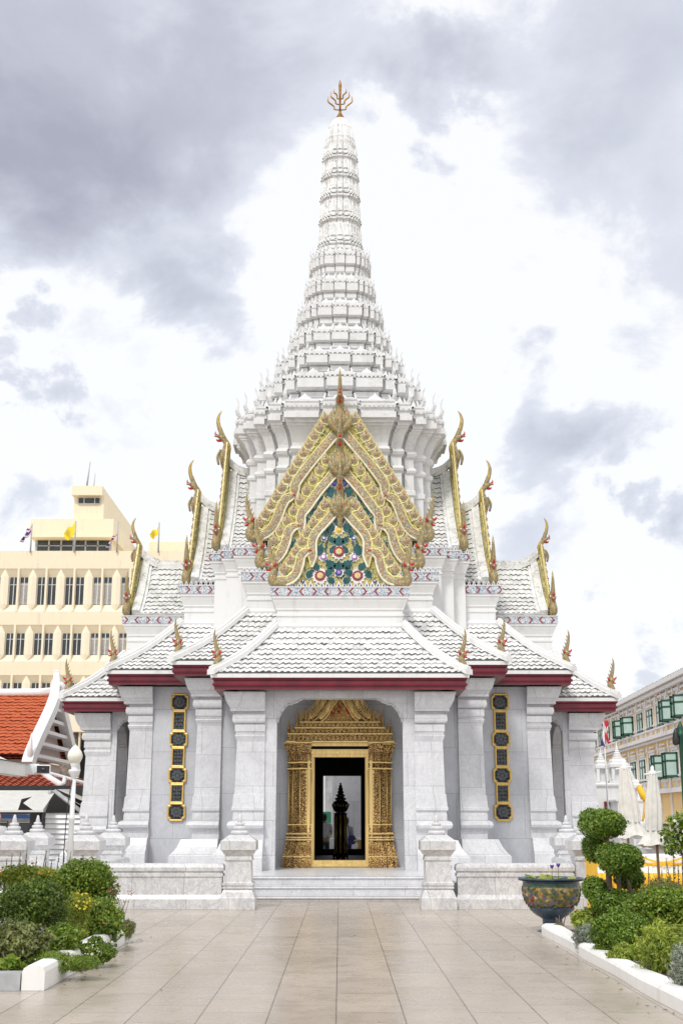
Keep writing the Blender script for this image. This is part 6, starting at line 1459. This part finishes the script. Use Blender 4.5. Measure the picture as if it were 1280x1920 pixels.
# local frame: +x runs away from the camera, +y points to the left (towards the shrine)
def along(px, z):                                           # distance along the facade that a pixel column meets at height z
    lo, hi = -40, 200
    for _ in range(50):
        m = (lo + hi) / 2; p = O + D * m; zc = p.y * cos(TH) + (z - EYE) * sin(TH)
        if CXP + FPX * p.x / zc > px: lo = m
        else: hi = m
    return (lo + hi) / 2
zE = P(1280, 1262, 66)[1]; zU1, zU0 = P(1262, 1313, 69)[1], P(1262, 1353, 69)[1]; zC1, zC0 = P(1262, 1362, 69)[1], P(1262, 1381, 69)[1]; zL1, zL0 = P(1262, 1411, 69)[1], P(1262, 1458, 69)[1]; zG1 = P(1262, 1482, 69)[1]
s0, s1 = -14, 46
b = B(); b.box(s0, s1, -14, 0, 0, zE); obj('wall', b, ['ochre_wall'], nb)
b = B()
for z_, h_, d_ in ((zE - .25, .25, .55), (zE - .5, .22, .35), (zE - .75, .15, .12), (zC1 - .35, .18, .16), (zC0 + .12, .22, .40), (zC0 - .05, .15, .22), (zG1 - .1, .25, .35), (zG1 + .75, .12, .15), (zC1 + .35, .1, .13), (zU0 - .12, .08, .14)): b.box(s0, s1, -.01, d_, z_, z_ + h_)
obj('cornice', b, ['grey_trim'], nb)
sW = along(1262, zU0); per = abs(along(1221, zU0) - sW) / 2
b = B(); slope(b, (s1, .4, zE + .02), (s0, .4, zE + .02), (s1, -6, zE + 3.2), (s0, -6, zE + 3.2), .4, .35, 0, 1, .04, .03); obj('roof', b, ['roof_tile', 'tile_hollow_shade'], nb, recalc=False)
b = B()                                                     # one window with its green shutter frames
def window(z0, z1, open_):
    w = per * .26; f = B(); f.box(-w - .14, w + .14, -.01, .07, z0 - .15, z1 + .12, 0)
    G_, P2 = [], []
    for x0, x1, ang in ((-w, 0, open_), (0, w, -open_)):
        g_ = B(); p_ = B(); G_.append(g_); P2.append(p_)
        for (a0, a1, c0, c1) in ((x0, x0 + .09, z0, z1), (x1 - .09, x1, z0, z1), (x0, x1, z0, z0 + .12), (x0, x1, z1 - .1, z1), (x0, x1, z0 + (z1 - z0) * .62, z0 + (z1 - z0) * .62 + .1)):
            q = B(); q.box(a0, a1, .08, .14, c0, c1); hx = x0 if x0 < 0 else x1
            M_ = Matrix.Translation((hx, .08, 0)) @ Matrix.Rotation(ang * (1 if x0 < 0 else 1), 4, 'Z') @ Matrix.Translation((-hx, -.08, 0)); g_.add(q, M_)
        q = B(); q.box(x0 + .05, x1 - .05, .095, .12, z0 + .05, z1 - .05); p_.add(q, M_)
    return f, G_, P2
up_open = [0, .9, 0, 0, .9, .9, 0, .9, .9]; protos = {}
for lev, (z0, z1) in enumerate(((zU0, zU1), (zL0, zL1), (1.2, zG1 - 1.9))):
    for k_ in range(-3, 13):
        s_ = sW + per * k_
        if not s0 + 1 < s_ < s1 - 1: continue
        op = [.0, .95][(k_ * 7 + lev * 3) % 5 in (0, 3)] if lev < 2 else 0
        key = (lev, op)
        if key not in protos:
            f, g_, p_ = window(z0, z1, op); r = obj('window', f, ['white_paint'], nb, (s_, 0, 0)); 
            for ga, pa in zip(g_, p_): sh_ = obj('shutter', ga, ['green_paint'], r)  ; obj('pane', pa, ['pale_pane'], r)
            protos[key] = r
        else: dup(protos[key], nb, (s_, 0, 0))
b = B(); w = per * .30
for j in range(9): 
    a0, a1 = pi * j / 9, pi * (j + 1) / 9
    for r0, r1, d_ in ((.62, .78, .12), (.80, 1.0, .17)): b.quad([(w * r0 * cos(a0), d_, w * r0 * 1.0 * sin(a0)), (w * r1 * cos(a0), d_, w * r1 * sin(a0)), (w * r1 * cos(a1), d_, w * r1 * sin(a1)), (w * r0 * cos(a1), d_, w * r0 * sin(a1))]); b.quad([(w * r1 * cos(a0), 0, w * r1 * sin(a0)), (w * r1 * cos(a1), 0, w * r1 * sin(a1)), (w * r1 * cos(a1), d_, w * r1 * sin(a1)), (w * r1 * cos(a0), d_, w * r1 * sin(a0))]); b.quad([(w * r0 * cos(a0), 0, w * r0 * sin(a0)), (w * r0 * cos(a1), 0, w * r0 * sin(a1)), (w * r0 * cos(a1), d_, w * r0 * sin(a1)), (w * r0 * cos(a0), d_, w * r0 * sin(a0))])
b.box(-w, w, .0, .14, -.16, -.02); ap = None
pb_ = B(); pb_.box(-.14, .14, 0, .06, zC1 + .45, zE - .7); pb_.box(-.2, .2, 0, .09, zE - 1.0, zE - .75); pb_.box(-.18, .18, 0, .09, zC1 - .1, zC1 + .45)
pb_.box(-.14, .14, 0, .06, zG1 + .85, zC0 - .05); pb_.box(-.2, .2, 0, .09, zC0 - .5, zC0 - .25); pb_.box(-.18, .18, 0, .09, zG1 + .1, zG1 + .85); pb_.box(-.18, .18, 0, .08, 0, zG1 - .1)
qb = B(); qb.box(-.35, .35, 0, .06, zC1 - .15, zC1 + .30); qb.box(-.35, .35, 0, .06, zG1 + .2, zG1 + .7)
hb_ = B(); hb_.box(-w, w, 0, .14, zL1 + .30, zL1 + .42); hb_.box(-w * .9, w * .9, 0, .1, zL1 + .14, zL1 + .30); hb_.box(-w * .8, w * .8, 0, .12, zL1 + .55, zL1 + .65)
pp = hh_ = qp = None
for k_ in range(-3, 13):
    s_ = sW + per * k_
    if not s0 + 1 < s_ < s1 - 1: continue
    if ap is None:
        ap = obj('arched_hood', b, ['grey_trim'], nb, (s_, 0, zU1 + .28)); pp = obj('pilaster', pb_, ['grey_trim'], nb, (s_ + per / 2, 0, 0)); hh_ = obj('window_hood', hb_, ['grey_trim'], nb, (s_, 0, 0)); qp = obj('balcony_panel', qb, ['grey_trim'], nb, (s_, 0, 0))
    else: dup(ap, nb, (s_, 0, zU1 + .28)); dup(pp, nb, (s_ + per / 2, 0, 0)); dup(hh_, nb, (s_, 0, 0)); dup(qp, nb, (s_, 0, 0))
# little white shrine house with three spired turrets
TY = 43.0; sh = empty('turreted_shrine', (P(1160, 1500, TY)[0], TY, 0), 'small white masonry shrine with ringed spire turrets beyond the porch at right', 'shrine')
k = TY / FPX
def turret(px, ytop, yslab, ybase, w, dy):
    x = P(px, yslab, TY + dy)[0] - sh.location.x; z = lambda py: P(px, py, TY + dy)[1]; kk = (TY + dy) / FPX; b = B(); H1 = z(ytop); H0 = z(yslab)
    b.mould(rect(x - w * kk, x + w * kk, dy - w * kk, dy + w * kk), [(0, H0 - 6 * kk), (.02, H0 - 5 * kk), (.02, H0), (-.05, H0 + 2 * kk), (-.18 * w * kk, H0 + 6 * kk), (-.34 * w * kk, H0 + 10 * kk)], None, 0, True)
    hh = H1 - H0 - 10 * kk; zz_ = H0 + 10 * kk; r = w * kk * .62
    pr = []
    for j in range(5):
        rr = r * (1 - j * .19); pr += [(rr * .75, zz_ + hh * .13 * j), (rr, zz_ + hh * (.13 * j + .03)), (rr, zz_ + hh * (.13 * j + .07)), (rr * .75, zz_ + hh * (.13 * j + .12))]
    pr += [(r * .16, zz_ + hh * .66), (r * .10, zz_ + hh * .85), (.003, zz_ + hh)]
    b.lathe(x, dy, pr, 14)
    for sx in (-1, 1):
        for sy in (-1, 1): b.box(x + sx * w * kk * .72 - .05, x + sx * w * kk * .72 + .05, dy + sy * w * kk * .72 - .05, dy + sy * w * kk * .72 + .05, z(ybase), H0 - 6 * kk)
    b.box(x - w * kk * .5, x + w * kk * .5, dy - w * kk * .3, dy + w * kk * .5, z(ybase), H0 - 6 * kk, 1); b.box(x - w * kk * .85, x + w * kk * .85, dy - w * kk * .85, dy + w * kk * .85, z(ybase) - 8 * kk, z(ybase))
    return obj('turret', b, ['plaster', 'grey_trim'], sh)
turret(1126, 1400, 1435, 1466, 11, 1.0); turret(1157, 1391, 1433, 1462, 16, 0); turret(1182, 1432, 1472, 1494, 15, -.8); turret(1196, 1520, 1543, 1556, 10, -1.6)
b = B(); z = lambda py: P(1160, py, TY)[1]; X = lambda px: P(px, 1500, TY)[0] - sh.location.x
b.mould(rect(X(1108), X(1192), -.2, 4), [(.1, 0), (.1, .4), (0, .5), (0, z(1476)), (.08, z(1473)), (.08, z(1470)), (.02, z(1468))]); b.mould(rect(X(1140), X(1212), -1.4, 3), [(.1, 0), (.1, .5), (0, .6), (0, z(1506)), (.06, z(1503)), (.06, z(1500))]); b.mould(rect(X(1150), X(1225), -2.6, 2.6), [(.1, 0), (.1, .3), (0, .4), (0, z(1560)), (.08, z(1556)), (.08, z(1550))])
obj('body', b, ['plaster'], sh)
b = B(); b.box(X(1129), X(1137), -.26, -.2, .4, z(1503)); obj('door', b, ['lacquer_red'], sh)
b = B(); b.tube([tuple(at(1197, 1475, TY - 2.6)) + (.09,), tuple(at(1204, 1490, TY - 2.8)) + (.11,), tuple(at(1213, 1503, TY - 2.8)) + (.10,)], 8, 0, 3)
b.tube([tuple(at(1213, 1503, TY - 2.8)) + (.12,), tuple(at(1208, 1522, TY - 2.9)) + (.06,), tuple(at(1204, 1540, TY - 2.9)) + (.03,)], 6, 0, 3); b.tube([tuple(at(1213, 1503, TY - 2.8)) + (.10,), tuple(at(1213, 1520, TY - 2.9)) + (.10,), tuple(at(1212, 1530, TY - 2.9)) + (.12,)], 6, 1, 3)
tag(obj('ribbon', b, ['cloth_yellow', 'purple_glaze']), 'yellow and lilac ceremonial ribbon tied on the small white shrine', 'ribbon')
# flag on a thin pole by the small shrine
x, zt_ = P(1133, 1352, 38); r = empty('flagpole', (P(1139, 1500, 38)[0], 38, 0), 'limp red white and blue flag on a thin pole beside the right porch pillar', 'flag')
b = B(); b.tube([(0, 0, 0, .03), (-.02, 0, zt_, .02)], 6, 0, 1); obj('pole', b, ['white_metal'], r)
b = B(); rows = []
for j in range(13):
    t_ = j / 12; rows.append([(-.02 + (.22 * (i / 10 - .3)) * (1 - .3 * t_) + .05 * sin(i * .9 + t_ * 5), .06 * sin(i * 1.3 + t_ * 3), zt_ - .05 - .80 * t_ * (1 - .25 * abs(i / 10 - .5)) + (.1 * i / 10)) for i in range(11)])
b.grid(rows, 0, True, False, lambda a, c: [2, 2, 1, 1, 0, 1, 0, 0, 1, 0][c]); obj('cloth', b, ['flag_red', 'flag_white', 'flag_blue'], r, recalc=False)
# dark green street lamp at the right edge
gl = empty('street_lamp', (P(1277, 1400, 30)[0], 30, 0), 'dark green street lamp post with a black lantern arm at the right edge', 'lamp'); zt_ = P(1277, 1358, 30)[1]
b = B(); b.lathe(0, 0, [(.16, 0), (.16, .4), (.10, .6), (.075, .8), (.06, zt_ - .3), (.09, zt_ - .28), (.09, zt_ - .2), (.06, zt_ - .18), (.09, zt_ - .1), (.05, zt_), (.02, zt_ + .06)], 12); obj('pole', b, ['green_paint'], gl)
b = B(); b.tube([(0, 0, zt_ - .12, .02), (-.10, 0, zt_ - .10, .02), (-.12, 0, zt_ - .2, .06), (-.13, 0, zt_ - .42, .085), (-.11, 0, zt_ - .5, .05)], 8, 0, 3); obj('lantern', b, ['black_metal'], gl)

# a few fallen leaves along the kerbs
R = np.random.default_rng(90); vs = []
for k in range(70):
    if k < 40: x, y = -2.78 + abs(R.normal()) * .12, R.uniform(12.6, 18)
    else: x, y = 2.82 - abs(R.normal()) * .12, R.uniform(11, 18)
    if k % 9 == 0: x, y = R.uniform(-2.4, 2.4), R.uniform(11.5, 22)
    a = R.uniform(0, 6.28); l = R.uniform(.012, .03); c_, s_ = cos(a) * l, sin(a) * l
    vs += [(x - c_, y - s_, .006), (x + s_ * .4, y - c_ * .4, .012), (x + c_, y + s_, .006), (x - s_ * .4, y + c_ * .4, .010)]
tag(leafobj('leaf_litter', np.array(vs), ['bark']), 'scattered fallen leaves on the paving along the kerbs', 'leaf litter', None, 'stuff')
